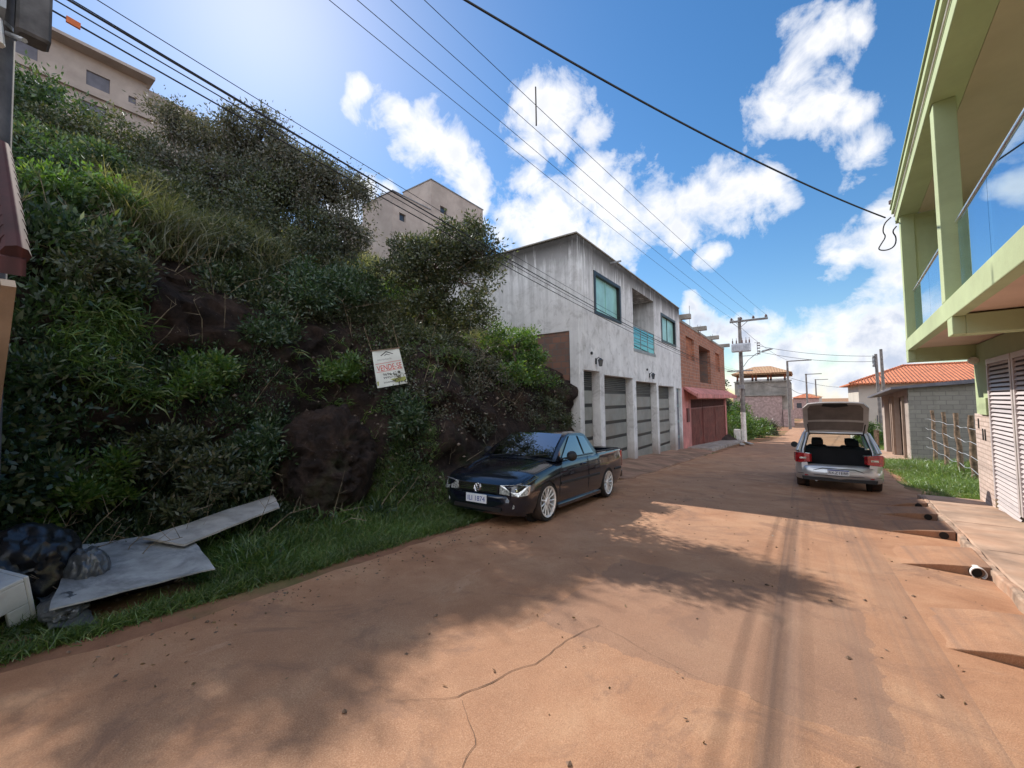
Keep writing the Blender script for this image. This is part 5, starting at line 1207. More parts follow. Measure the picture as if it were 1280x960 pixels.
for z in (.62,.2,-.2,-.6):
    mb=MB();pts=[]
    for a,b in zip(FP[:1]+FP[2:5],FP[2:6]):
        for k in range(8):
            t=k/8;pts.append((a[0]+(b[0]-a[0])*t-.06,a[1]+(b[1]-a[1])*t,z-.0*a[1]-.12*t*(1-t)+.02*math.sin(k+z*9)))
    mb.tube([(3.35,13.2,z+.15)]+pts,.008,4);ob('wire_strand',mb,'band_metal',FN)
FN2=thing('post_fence','short far fence of dark posts beyond the shack','fence',(3.6,36,-2))
for k in range(5):
    mb=MB();x,y=3.9+.1*k,34.5+k*1.6;mb.tube([(x,y,gf(y)-.1),(x+.03,y,gf(y)+1.3)],.06,6);ob('post',mb,'wood_old',FN2)
# planks at the pavement end
for i,(x,y,L_,rz,lb) in enumerate(((-3.55,33.5,2.2,.15,'weathered plank lying on the raised pavement edge, nearer one'),(-3.3,35.6,2.6,.2,'weathered plank lying on the raised pavement edge, farther one'))):
    mb=MB();c,s=math.cos(rz+1.57),math.sin(rz+1.57);w_=.15
    P4=[(x+c*a*L_/2-s*b*w_,y+s*a*L_/2+c*b*w_) for a,b in ((-1,-1),(1,-1),(1,1),(-1,1))];mb.hexa([(a,b,gf(b)+.1) for a,b in P4],[(a,b,gf(b)+.16) for a,b in P4]);o=ob('wooden_plank',mb,'plank',bevel=.01);tag(o,lb,'plank');rehome(o,(x,y,gf(y)))
# sign VENDE-SE
SG=thing('for_sale_banner','white for sale banner with red lettering hung on the hillside rock','banner',(-6.6,5.1,1.9))
c4=[Vector(p) for p in ((-6.78,4.99,1.91),(-6.31,5.32,2.0),(-6.42,5.21,2.67),(-6.84,4.91,2.62))]   # bl br tr tl
off=Vector((.62,-.45,0))*.35
c4=[p+off for p in c4]
def sg(u_,v_,t=0.0):
    p=c4[0].lerp(c4[1],u_).lerp(c4[3].lerp(c4[2],u_),v_);nn=(c4[1]-c4[0]).cross(c4[3]-c4[0]).normalized()
    return p+nn*(t+.012*math.sin(u_*5+v_*3))
mb=MB()
for t in (0,-.004):
    for i in range(9):
        for j in range(11): mb.v.append(tuple(sg(i/8,j/10,t)))
for i in range(8):
    for j in range(10): a=i*11+j;mb.f.append((a,a+11,a+12,a+1));a+=99;mb.f.append((a,a+1,a+12,a+11))
ob('sheet',mb,'banner',SG,sm=60)
def sign_text(name,txt,u_,v_,wid,hgt,mat,tilt=0):
    me=text_mesh(txt,1.0,.0);xs_=[v.co.x for v in me.vertices];ys_=[v.co.y for v in me.vertices];w0=max(xs_)-min(xs_);h0=max(ys_)-min(ys_);cx=(max(xs_)+min(xs_))/2;cy=(max(ys_)+min(ys_))/2
    Mi=ROOT[SG.name].inverted()
    for v in me.vertices:
        a=(v.co.x-cx)/w0*wid;b=(v.co.y-cy)/h0*hgt;v.co=Mi@sg(u_+a,v_+b+a*tilt,.004)
    me.materials.clear();me.materials.append(MT[mat]);me.name=name;o=bpy.data.objects.new(name,me);COL.objects.link(o);o.parent=SG;ROOT[o.name]=ROOT[SG.name]
def sign_strip(name,poly,mat,t=.003):
    mb=MB();mb.v=[tuple(sg(a,b,t)) for a,b in poly];mb.f=[tuple(range(len(poly)))];ob(name,mb,mat,SG)
sign_text('red_lettering','VENDE-SE',.52,.52,.86,.15,'red_paint',.03)
sign_strip('red_rule',[(.06,.625),(.96,.655),(.96,.665),(.06,.635)],'red_paint');sign_strip('red_rule',[(.06,.405),(.96,.435),(.96,.445),(.06,.415)],'red_paint')
sign_text('phone_number','9696-4212',.56,.335,.6,.07,'ink',.03)
sign_text('phone_number','99957-2617',.56,.245,.6,.055,'ink',.03)
sign_strip('olive_band',[(.02,.06),(.98,.08),(.98,.2),(.02,.17)],'olive_paint')
sign_text('small_text','imoveis',.45,.12,.4,.05,'ink',.02)
for pl_ in (((.3,.84),(.5,.93),(.5,.955),(.27,.85)),((.5,.93),(.72,.86),(.75,.87),(.5,.955)),((.42,.83),(.5,.87),(.5,.89),(.4,.835)),((.5,.87),(.6,.84),(.62,.845),(.5,.89))): sign_strip('roof_emblem',list(pl_),'ink')
sign_text('agency_name','imobiliaria',.4,.745,.5,.05,'metal_grey',.02)
mb=MB();a=sg(0,1,.01);b=sg(1,1,.01);mb.tube([a+(a-b)*.05,b+(b-a)*.05],.01,6);mb.tube([a,a+Vector((-.25,-.0,.5))],.004,4);mb.tube([b,b+Vector((-.3,.1,.5))],.004,4);ob('hanging_rod',mb,'wood_old',SG)
# boulder
def rockmesh(c,s,seed,sub=5,amp=.22):
    bm=bmesh.new();bmesh.ops.create_icosphere(bm,subdivisions=sub,radius=1)
    co=np.array([v.co[:] for v in bm.verts]);n_=fbm(co[:,0]*1.5+seed,co[:,1]*1.5,co[:,2]*1.8,6)+.3*(1-2*np.abs(fbm(co[:,0]*4+seed,co[:,1]*4,co[:,2]*7,5)))+.12*fbm(co[:,0]*18,co[:,1]*18,co[:,2]*18,3)
    # facetted: clamp against random planes
    rs=np.random.default_rng(seed);k=1+amp*n_
    P=co*k[:,None]
    for i in range(9):
        d=rs.normal(size=3);d/=np.linalg.norm(d);h=rs.uniform(.72,.95);q=P@d;P=P-np.outer(np.maximum(q-h,0)*.85,d)
    for v,p in zip(bm.verts,P): v.co=(c[0]+p[0]*s[0],c[1]+p[1]*s[1],c[2]+p[2]*s[2])
    mb=MB();mb.v=[tuple(v.co) for v in bm.verts];mb.f=[tuple(v.index for v in fc.verts) for fc in bm.faces];bm.free();return mb
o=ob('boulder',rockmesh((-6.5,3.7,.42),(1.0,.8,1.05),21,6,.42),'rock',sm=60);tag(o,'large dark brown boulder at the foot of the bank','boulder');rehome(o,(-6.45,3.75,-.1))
# fallen rocks and pebbles (stuff)
mb=MB()
for k in range(330):
    u_=random.random()
    if u_<.35: x,y=random.uniform(-5.6,-3.9),random.uniform(.3,6)
    elif u_<.75: x,y=random.uniform(-3.9,1.7),random.uniform(.8,14)
    else: x,y=random.uniform(1.0,1.9),random.uniform(2,12)
    s=random.choice((.006,.008,.012,.02)) if x>-3.9 else random.uniform(.006,.02)
    z=max(gz(x,y),roadz(x,y) if -4<x<1.9 else -9);c=Vector((x,y,z+s*.3));vs_=[c+Vector((s*a*random.uniform(.7,1.3),s*b*random.uniform(.7,1.3),s*e*.6)) for a,b,e in ((1,0,0),(0,1,0),(-1,0,0),(0,-1,0),(0,0,1),(0,0,-1))]
    mb.add(vs_,[(0,1,4),(1,2,4),(2,3,4),(3,0,4),(1,0,5),(2,1,5),(3,2,5),(0,3,5)])
o=ob('pebbles',mb,'pebble');o['kind']='stuff';o['label']='loose pebbles and crumbs scattered on the dusty road';o['category']='pebbles'
# fibre cement sheet, plank
def slab_t(pts,th,name,mat,label,cat,nu=10,curl=.03):
    a,b,c,d=[Vector(p) for p in pts];mb=MB()
    for t in (th,0):
        for i in range(nu+1):
            for j in range(nu+1):
                uu,vv=i/nu,j/nu;p=a.lerp(b,uu).lerp(d.lerp(c,uu),vv);jag=.02*float(fbm(uu*6+t,vv*6,1.)) if i in (0,nu) or j in (0,nu) else 0
                mb.v.append((p.x+jag,p.y+jag,p.z+t+curl*float(fbm(uu*1.5,vv*1.5,2.))))
    m=nu+1;K=m*m
    for i in range(nu):
        for j in range(nu): q=i*m+j;mb.f.append((q,q+m,q+m+1,q+1));q+=K;mb.f.append((q,q+1,q+m+1,q+m))
    for i in range(nu):
        for j in (0,nu): q=i*m+j;mb.f.append((q,q+m,q+m+K,q+K));q=j*m+i;mb.f.append((q,q+1,q+1+K,q+K))
    o=ob(name,mb,mat,sm=40);tag(o,label,cat);rehome(o,sum((Vector(p) for p in pts),Vector())/4);return o
slab_t([(-4.44,.50,.17),(-4.51,1.53,.10),(-5.62,1.62,.22),(-5.85,.80,.26)],.012,'cement_sheet','sheet','broken grey fibre cement sheet lying on the verge grass','sheet')
slab_t([(-4.28,.72,.05),(-4.45,.5,.05),(-5.1,.5,.1),(-5.05,.72,.1)],.008,'plastic_scrap','bag_grey','scrap of grey plastic under the corner of the cement sheet','scrap',curl=.08)
slab_t([(-5.08,1.46,.22),(-5.62,2.62,.27),(-6.15,2.78,.33),(-5.45,1.24,.28)],.02,'long_board','plank','long pale grey board lying behind the grass clump','board',curl=.02)
# bags
def bag(c,s,seed,mat,label):
    bm=bmesh.new();bmesh.ops.create_icosphere(bm,subdivisions=5,radius=1);co=np.array([v.co[:] for v in bm.verts])
    rid=1-np.abs(fbm(co[:,0]*1.8+seed,co[:,1]*1.8,co[:,2]*1.2,4))*1.0;rd=1+.5*(rid-.75)+.12*(1-np.abs(fbm(co[:,0]*6,co[:,1]*6+seed,co[:,2]*4,3)))
    mb=MB();mb.v=[(c[0]+p[0]*s[0]*k,c[1]+p[1]*s[1]*k,max(c[2]+p[2]*s[2]*k,c[2]-s[2]*.7)) for p,k in zip(co,rd)];mb.f=[tuple(v.index for v in fc.verts) for fc in bm.faces];bm.free()
    o=ob('rubbish_bag',mb,mat,sm=50);tag(o,label,'rubbish bag');rehome(o,(c[0],c[1],c[2]-s[2]*.7));return o
bag((-5.45,.45,.28),(.42,.3,.3),5,'bag_black','bulging black rubbish bag beside the white foam box')
bag((-5.1,.78,.17),(.2,.13,.2),9,'bag_grey','smaller torn grey plastic bag lying against the cement sheet')
bag((-4.68,.6,.08),(.2,.12,.09),14,'bag_grey','crumpled grey bag lying in front of the cement sheet')
# white foam box (open, notched)
FB=MB()
def fb(a,b,c): # local box frame
    o_=Vector((-4.95,.27,.0));ax=Vector((.35,.16,-.05)).normalized();ay=Vector((-.35,.75,.2)).normalized();ay=(ay-ax*ay.dot(ax)).normalized();az=ax.cross(ay);return o_+ax*a+ay*b+az*c
def fbox(a0,a1,b0,b1,c0,c1): FB.hexa([fb(a0,b0,c0),fb(a1,b0,c0),fb(a1,b1,c0),fb(a0,b1,c0)],[fb(a0,b0,c1),fb(a1,b0,c1),fb(a1,b1,c1),fb(a0,b1,c1)])
fbox(-.3,.2,-.25,.12,.34,.37);fbox(-.3,.2,.12,.15,.0,.37);fbox(.17,.2,-.25,.12,.16,.34);fbox(.17,.2,.0,.12,.0,.16);fbox(-.3,-.27,-.25,.12,0,.34)
o=ob('foam_box',FB,'white_foam',bevel=.008);tag(o,'white moulded foam packaging leaning among the rubbish bags','foam box');rehome(o,(-4.95,.3,.0))
# blue water tank
WT=thing('water_tank','blue plastic water tank half hidden high in the hillside bushes','water tank',(-17.8,1.75,7.9))
mb=MB();mb.lathe((-17.8,1.75,7.85),'z',[(0,0),(.42,0),(.52,.75),(.53,.8)],24);ob('tub',mb,'blue_tank',WT,sm=40)
mb=MB();mb.lathe((-17.8,1.75,8.65),'z',[(.56,0),(.56,.06),(.2,.16),(0,.17)],24);ob('lid',mb,'blue_tank',WT,sm=40)
#@@VEG
# ------------------------------------------------------------------ vegetation
def limb_tubes(base,top,targets,r0_,mb,kink=.15):
    base=Vector(base);top=Vector(top);pts=[];n=6
    for k in range(n+1):
        t=k/n;p=base.lerp(top,t)+Vector((math.sin(t*5+base.x),math.cos(t*4+base.y),0))*kink*t*(1-t)*2;pts.append(p)
    mb.tube(pts,[r0_*(1-.5*k/n) for k in range(n+1)],8)
    for tg_ in targets:
        tg_=Vector(tg_);s=random.uniform(.35,1.0);p0=pts[min(n,int(s*n))];mid=p0.lerp(tg_,.5)+Vector((random.uniform(-1,1),random.uniform(-1,1),random.uniform(-.3,.8)))*.12*(tg_-p0).length
        rr2=r0_*.42*(1-.35*s);mb.tube([p0,mid,tg_],[rr2,rr2*.6,rr2*.18],6)
    return pts
def tree(name,label,base,top,blobs,nclus,nleaf,ll,lw,mat,trunk_r,group=None,cat='tree',cr=.28,up=.3,droop=0,bmat='bark'):
    t=thing(name,label,cat,base,0,group)
    cen=[];w_=np.array([b[3]**2.5 for b in blobs]);w_/=w_.sum()
    for k in range(nclus):
        b=blobs[RNG.choice(len(blobs),p=w_)];d=rnd_dirs(1)[0];rad=b[3]*RNG.uniform(.35,1.0)**.6;sz=b[4] if len(b)>4 else .8
        cen.append(np.array(b[:3])+d*rad*np.array([1,1,sz]))
    mb=MB();main=[b[:3] for b in blobs];pts=limb_tubes(base,top,main,trunk_r,mb)
    for c in cen[:int(nclus)]:
        bi=min(range(len(main)),key=lambda i:np.linalg.norm(np.array(main[i])-c));p=Vector(main[bi]).lerp(pts[-1],.15);c_=Vector(c)
        mid=p.lerp(c_,.5)+Vector((0,0,.06));mb.tube([p,mid,c_],[trunk_r*.14+.004,trunk_r*.09+.003,.003],4,False)
    ob('trunk',mb,bmat,t,sm=60)
    lv_=Leaves();C_=np.array(cen);idx=RNG.integers(0,len(C_),nleaf);crr=cr*RNG.uniform(.6,1.35,len(C_))
    o_=RNG.normal(size=(nleaf,3))*.5;P=C_[idx]+o_*crr[idx][:,None]*np.array([1,1,.75]);D=unit(o_+RNG.normal(size=(nleaf,3))*.6+np.array([0,0,up-droop]))
    lv_.leaf(P,D,RNG.uniform(.7,1.3,nleaf)*ll,RNG.uniform(.7,1.3,nleaf)*lw);lv_.build('crown',mat,t);return t
# trees on the hill top (wispy crowns against the sky)
tree('hillside_tree','tall wispy tree with open brownish crown, leftmost of the two skyline trees',(-13.6,4.3,6.2),(-13.9,4.6,8.6),[(-14.4,3.9,9.7,.9),(-14.3,4.7,9.6,.8),(-13.9,5.2,9.3,1.0),(-13.6,4.2,8.8,.8),(-14.2,3.5,9.6,.7),(-13.3,5.0,9.0,.8)],110,15000,.09,.032,'leaf_brown',.11,cr=.3,up=.1)
tree('hillside_tree','broad dense brownish tree at the crest, with the highest crown mass',(-11.9,5.3,5.7),(-12.2,5.5,7.8),[(-12.4,5.0,9.3,.9),(-12.0,5.8,8.8,.85),(-12.6,4.5,8.7,.95),(-11.7,5.9,8.3,1.0),(-12.4,5.0,8.0,1.0),(-11.6,5.2,7.5,1.0),(-12.0,4.4,7.4,.8)],190,38000,.095,.034,'leaf_brown',.13,cr=.3,up=.1)
tree('hillside_tree','right hand skyline tree with drooping sprays next to the beige building',(-10.6,6.3,5.0),(-10.7,6.35,6.8),[(-10.8,6.1,8.0,.6),(-10.4,6.45,7.75,.6),(-11.0,5.9,7.7,.75),(-10.2,6.6,7.6,.65),(-10.7,6.2,7.0,.85),(-10.2,6.5,6.3,.7),(-10.8,5.9,6.0,.7)],140,26000,.09,.034,'leaf_brown',.09,cr=.27,up=0,droop=.3)
tree('hillside_tree','olive tree half way up the hill below the apartment block',(-14.6,2.5,5.8),(-14.8,2.6,7.0),[(-15.2,2.3,8.0,.9),(-14.8,3.0,7.8,.9),(-15.4,1.7,7.5,.8),(-14.2,2.4,7.0,.9),(-15.0,3.3,8.5,.7)],110,15000,.1,.045,'leaf_olive',.1,cr=.35)
tree('hillside_tree','dark round tree beside the near pole below the apartment block',(-17.5,.6,6.6),(-17.6,.7,8),[(-18.3,.4,9.2,1.3),(-18.0,1.4,8.8,1.0),(-17.5,-.4,8.8,1.3),(-17,.9,7.9,1.1)],90,14000,.13,.06,'leaf_dark',.12,cr=.5)
tree('hillside_tree','dark leafy tree growing under the blue water tank',(-13.5,.9,5.2),(-13.6,.9,6.0),[(-13.9,1.0,6.7,1.0),(-13.5,.2,6.3,1.1),(-13.2,1.4,6.0,.8),(-13.0,.4,5.2,1.0)],90,14000,.11,.05,'leaf_dark',.1,cr=.4)
tree('hillside_bush','dense dark thicket under the skyline trees at the crest of the rock',(-10.6,4.8,4.6),(-10.6,4.8,5.2),[(-10.6,4.2,6.2,.8),(-10.4,5.2,6.0,.9),(-11.2,4.6,7.0,.9),(-10.2,5.9,5.6,.8),(-9.8,5.2,5.2,.8),(-11.6,3.7,6.8,.8),(-9.9,6.3,5.0,.6),(-11.5,5.4,7.6,.7)],130,22000,.085,.03,'leaf_olive',.06,cat='thicket',cr=.32)
tree('hillside_tree','greyish olive tree standing in front of the apartment block, right of the water tank',(-13.8,2.4,6.0),(-13.8,2.4,6.9),[(-14.0,1.7,8.0,.8),(-13.8,2.5,8.2,.85),(-13.5,3.1,7.7,.8),(-13.4,2.2,7.1,.8),(-13.9,3.2,8.6,.6)],100,15000,.085,.034,'leaf_olive',.07,cr=.3)
tree('hillside_tree','bushy brown green tree filling the slope just below the leftmost skyline tree',(-12.3,3.5,5.6),(-12.3,3.5,6.3),[(-12.3,3.2,7.2,.8),(-12.2,4.0,7.4,.8),(-11.8,3.6,6.6,.8),(-12.6,2.8,6.6,.6)],100,15000,.08,.03,'leaf_brown',.07,cr=.28)
tree('hillside_tree','dark leafy tree at the left skyline just right of the pole box',(-15.2,1.3,6.6),(-15.2,1.3,7.6),[(-15.5,1.0,9.2,.9),(-15.0,1.6,8.8,.8),(-15.3,.5,8.4,.9),(-14.8,1.2,7.8,.9)],90,13000,.11,.05,'leaf_dark',.08,cr=.35)
tree('dark_bush','brownish bush spilling down the rock beside the white building wall',(-5.9,9.6,1.0),(-5.9,9.6,1.4),[(-5.8,9.7,1.5,.5),(-5.7,9.0,1.1,.45),(-5.7,10.2,1.0,.45),(-6.0,10.3,1.9,.4),(-5.75,8.4,.7,.35)],70,9000,.06,.026,'leaf_olive',.03,cat='bush',cr=.2,droop=.4)
tree('dark_bush','dark bush hanging on the rock between the banner and the pickup windscreen',(-6.1,6.2,1.2),(-6.0,6.2,1.4),[(-5.95,6.2,1.5,.45),(-5.9,5.6,1.2,.4),(-5.85,6.8,1.1,.4),(-6.2,5.3,1.9,.4)],60,8000,.06,.026,'leaf_brown',.03,cat='bush',cr=.2,droop=.5)
# mid tree casting its shadow on the road
tree('leaning_tree','spreading olive green tree leaning out in front of the white building side wall',(-7.7,6.9,3.6),(-7.2,6.75,4.2),[(-6.9,6.7,4.9,.75),(-7.6,6.2,4.75,.65),(-6.5,6.9,5.35,.55),(-6.0,7.2,5.0,.55),(-7.1,6.5,5.35,.5),(-6.1,7.0,4.4,.55),(-7.3,6.6,4.2,.6),(-5.6,7.0,5.0,.35),(-6.9,7.2,3.7,.6),(-6.5,7.7,3.9,.5),(-6.4,7.3,5.7,.4),(-7.7,6.7,5.3,.5)],190,26000,.085,.036,'leaf_olive',.07,cr=.22,up=.2)
tree('bright_bush','bright green bush beside the exposed brick of the white building','',[0,0,0],(0,0,0),[(0,0,0,1)],1,1,.1,.1,'leaf_bright',.01) if False else None
tree('bright_bush','bright yellow green bush growing against the exposed brick of the white building',(-6.0,8.6,2.6),(-6.0,8.6,3.0),[(-6.1,8.8,3.1,.55),(-5.75,8.9,2.6,.45),(-6.4,8.3,3.3,.45),(-5.9,8.3,2.3,.5),(-6.0,9.2,3.4,.3),(-5.6,9.3,2.2,.35)],70,9000,.08,.035,'leaf_bright',.04,cat='bush',cr=.2)
tree('dark_bush','dark bush hanging over the cliff behind the pickup cab',(-6.1,7.6,1.9),(-6.0,7.6,2.2),[(-6.1,7.4,2.3,.55),(-5.9,8.0,1.9,.5),(-6.3,7.0,2.6,.5),(-5.75,8.6,1.4,.4),(-6.0,6.7,2.0,.5)],60,8500,.06,.026,'leaf_brown',.04,cat='bush',cr=.22,droop=.5)
# roadside shrubs past the brick building
tree('roadside_tree','dark green tree between the brick building and the transformer pole',(-7.3,44,-.6),(-7.3,44,1),[(-7.5,44,2.6,1.5),(-7,43.6,1.4,1.3),(-7.8,44.6,3.8,1.2),(-6.8,43.5,3.0,.9)],60,9000,.24,.12,'leaf_dark',.12,cr=.5)
for i,(x,y,rr3,lb,mt) in enumerate(((-5.2,46.5,1.5,'rounded bush right beside the transformer pole','leaf_bright'),(-4.6,52,1.7,'largest sunlit bush on the grassy bank beyond the transformer pole','leaf_bright'),(-3.8,58,1.3,'farther low dark bush on the roadside bank','leaf_olive'),(-6.2,49,1.9,'tall bush at the top of the roadside bank','leaf_bright'))):
    z=gz(x,y);tree('roadside_bush',lb,(x,y,z-.2),(x,y,z+.4),[(x,y,z+rr3*.55,rr3),(x+.8,y-.8,z+rr3*.3,rr3*.7),(x-.8,y+.9,z+rr3*.5,rr3*.8)],50,6500,.2,.08,mt,.05,cat='bush',cr=.5,group='bushes on the roadside bank')
z=gf(38);tree('roadside_bush','leafy bush in front of the cream house window',(4.0,38.6,z),(4.0,38.6,z+.5),[(3.9,38.5,z+1.1,.8),(4.3,39,z+.7,.7),(3.7,38,z+.6,.6)],40,5000,.14,.06,'leaf_bright',.04,cat='bush',cr=.35)
# undergrowth on the near bank (nobody could count it)
def surf(x,y):
    xg=HILLX;yg=HILLY
    i=np.clip(np.searchsorted(-xg,-np.asarray(x))-1,0,len(xg)-2);j=np.clip(np.searchsorted(yg,y)-1,0,len(yg)-2)
    tx=(xg[i]-x)/(xg[i]-xg[i+1]);ty=(y-yg[j])/(yg[j+1]-yg[j]);tx=np.clip(tx,0,1)[:,None];ty=np.clip(ty,0,1)[:,None]
    return HILLV[i,j]*(1-tx)*(1-ty)+HILLV[i+1,j]*tx*(1-ty)+HILLV[i,j+1]*(1-tx)*ty+HILLV[i+1,j+1]*tx*ty
HILLX=np.concatenate([np.linspace(-4.3,-10.5,110),np.linspace(-10.7,-30,70),np.linspace(-31,-160,30)])
HILLY=np.concatenate([np.linspace(-60,-6,24),np.linspace(-5.8,13,190),np.linspace(13.5,90,90),np.linspace(92,220,20)])
def sample(n,x0,x1,y0,y1,cond=None):
    x=RNG.uniform(x1,x0,n);y=RNG.uniform(y0,y1,n)
    if cond is not None: k=cond(x,y);x,y=x[k],y[k]
    return surf(x,y)
def shrubs(P,rad,nper,ll,lw,lv_,up=.5,flat=.8):
    n=len(P);idx=np.repeat(np.arange(n),nper);m=len(idx);rd=rad*RNG.uniform(.5,1.4,n)
    o_=unit(RNG.normal(size=(m,3)))*RNG.uniform(.2,1,(m,1))**.5;o_[:,2]=np.abs(o_[:,2])*flat
    Q=P[idx]+o_*rd[idx][:,None];D=unit(o_+RNG.normal(size=(m,3))*.5+np.array([0,0,up]))
    lv_.leaf(Q,D,RNG.uniform(.6,1.4,m)*ll,RNG.uniform(.6,1.3,m)*lw,.25)
def tufts(P,nper,Ln,W,bl,spread=.07,lean=.45):
    n=len(P);idx=np.repeat(np.arange(n),nper);m=len(idx)
    o_=RNG.normal(size=(m,3))*spread;o_[:,2]=0;D=np.concatenate([RNG.normal(size=(m,2))*lean,np.ones((m,1))],1);sc_=RNG.uniform(.5,1.4,n)
    bl.blades(P[idx]+o_,D,RNG.uniform(.6,1.3,m)*Ln*sc_[idx],W)
# individual shrubs standing out of the bank
BS=[(-6.15,-.6),(-6.5,.9),(-6.9,1.7),(-6.6,2.75),(-7.0,2.9),(-6.25,1.95),(-7.2,.6),(-7.3,2.3),(-6.0,5.0),(-7.6,3.3),(-7.3,4.4),(-7.7,1.3)]
for i,(x,y) in enumerate(BS):
    z=float(surf(np.array([x]),np.array([y]))[0,2]);h=.45+.35*random.random();rr4=.3+.12*random.random()
    tree('bank_shrub','leafy dark green shrub rising from the overgrown lower bank',(x,y,z-.05),(x+.1,y-.05,z+h*.5),[(x+.12,y,z+h,rr4),(x+.3,y-.2,z+h*.6,rr4*.8),(x,y+.25,z+h*.7,rr4*.8)],26,2600,.085,.028,('leaf_dark','leaf_bright','leaf_olive')[i%3 if i%4 else 0],.02,cat='shrub',cr=.15,group='shrubs on the lower bank',up=.4)
for (x,y,rr4,lb,mt) in ((-10.6,2.0,.7,'yellowish sunlit bush on the crest above the bare rock, left of the skyline trees','grass_dry'),(-9.4,3.3,.55,'olive bush overhanging the bare rock face near its top','leaf_olive'),(-11.9,1.5,.8,'olive bush higher up the hill below the water tank','leaf_olive'),(-8.6,5.6,.65,'dark bush overhanging the rock left of the leaning tree','leaf_dark'),(-8.3,4.4,.6,'dark bush drooping over the middle of the rock face above the banner','leaf_dark'),(-9.2,7.6,.6,'light green bush in the sunny gap behind the leaning tree','leaf_bright'),(-9.0,1.2,.5,'leafy bush at the left brim of the rock face','leaf_bright'),(-11.2,1.1,.75,'dark bush on the crest directly in front of the blue water tank','leaf_dark'),(-11.5,2.3,.7,'olive bush between the dry grass and the skyline trees','leaf_olive'),(-12.2,.4,.85,'dark bush beside the near pole high on the slope','leaf_dark'),(-10.6,.4,.6,'dark bush low beside the tiled roof end','leaf_olive'),(-10.3,1.3,.7,'large dark bush at the left end of the sunny crest','leaf_dark'),(-10.9,3.0,.65,'olive bush right behind the sunny grass on the crest','leaf_olive'),(-13.0,1.9,.9,'dark olive bush just under the apartment block','leaf_olive'),(-9.6,2.4,.45,'small pale bush in the middle of the sunny crest','grass_dry')):
    z=float(surf(np.array([x]),np.array([y]))[0,2]);tree('hillside_bush',lb,(x,y,z-.1),(x,y,z+.3),[(x,y,z+rr4*.7,rr4),(x+rr4*.8,y-.3,z+rr4*.2,rr4*.8),(x+.2,y+rr4*.8,z+rr4*.5,rr4*.8),(x-.2,y-rr4*.7,z+rr4*.8,rr4*.6)],70,9000,.085,.03,mt,.04,cat='bush',cr=.2,up=.2)
# lower bank: dense dark shrubs
lv_=Leaves()
nz=lambda x,y,s,o: fbm(x*s+o,y*s,o)
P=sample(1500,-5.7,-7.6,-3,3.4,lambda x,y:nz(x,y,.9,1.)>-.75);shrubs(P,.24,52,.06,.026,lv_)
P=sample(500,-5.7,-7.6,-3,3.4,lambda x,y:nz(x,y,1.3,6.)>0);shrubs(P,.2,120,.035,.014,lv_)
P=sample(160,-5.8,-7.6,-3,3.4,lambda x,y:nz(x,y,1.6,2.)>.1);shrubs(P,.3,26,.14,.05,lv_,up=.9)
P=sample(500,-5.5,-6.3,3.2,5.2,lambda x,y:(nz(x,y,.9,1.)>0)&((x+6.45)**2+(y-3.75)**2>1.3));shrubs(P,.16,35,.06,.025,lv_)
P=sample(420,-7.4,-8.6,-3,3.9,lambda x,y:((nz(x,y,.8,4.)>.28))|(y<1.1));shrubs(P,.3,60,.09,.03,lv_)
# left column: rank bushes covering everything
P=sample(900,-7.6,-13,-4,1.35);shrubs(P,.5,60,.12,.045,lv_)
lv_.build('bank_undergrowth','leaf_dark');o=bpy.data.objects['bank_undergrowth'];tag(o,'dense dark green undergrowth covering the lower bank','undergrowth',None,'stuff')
lv_=Leaves()
# brim bushes hanging over the rock, right of the bare patch
P=sample(900,-7.9,-9.6,2.6,6.4,lambda x,y:nz(x,y,.7,2.)>-.45);shrubs(P,.36,62,.08,.026,lv_,up=.1)
P=sample(500,-6.8,-8.6,5.0,7.6,lambda x,y:nz(x,y,.8,6.)>-.2);shrubs(P,.27,50,.07,.024,lv_,up=.1)
P=sample(420,-5.7,-6.8,4.4,10.8,lambda x,y:nz(x,y,1.2,8.)>-.15);shrubs(P,.16,40,.06,.022,lv_,up=0)
P=sample(1500,-9,-15,1.4,8.5,lambda x,y:(nz(x,y,.6,3.)>-.1)&~((x>-13)&(y<3.4)&(nz(x,y,1.1,1.)>-.3)));shrubs(P,.42,42,.085,.03,lv_)
P=sample(900,-13,-26,-2,26,lambda x,y:nz(x,y,.4,5.)>-.3);shrubs(P,.7,36,.16,.07,lv_)
lv_.build('hill_undergrowth','leaf_olive');o=bpy.data.objects['hill_undergrowth'];tag(o,'tangled olive undergrowth over the upper hillside','undergrowth',None,'stuff')
bl=Blades()
P=sample(3000,-8.6,-10.3,1.5,4.0,lambda x,y:nz(x,y,.6,7.)>-.3);tufts(P,10,.75,.016,bl,.12)
P=sample(1800,-7.6,-11.5,5.8,10.9,lambda x,y:nz(x,y,.6,9.)>-.1);tufts(P,12,.42,.013,bl,.1)
P=sample(900,-12.5,-20,5,18);tufts(P,12,.8,.03,bl,.2)
bl.build('hill_grass','grass_dry');o=bpy.data.objects['hill_grass'];tag(o,'long dry grass over the crest of the hillside','grass',None,'stuff')
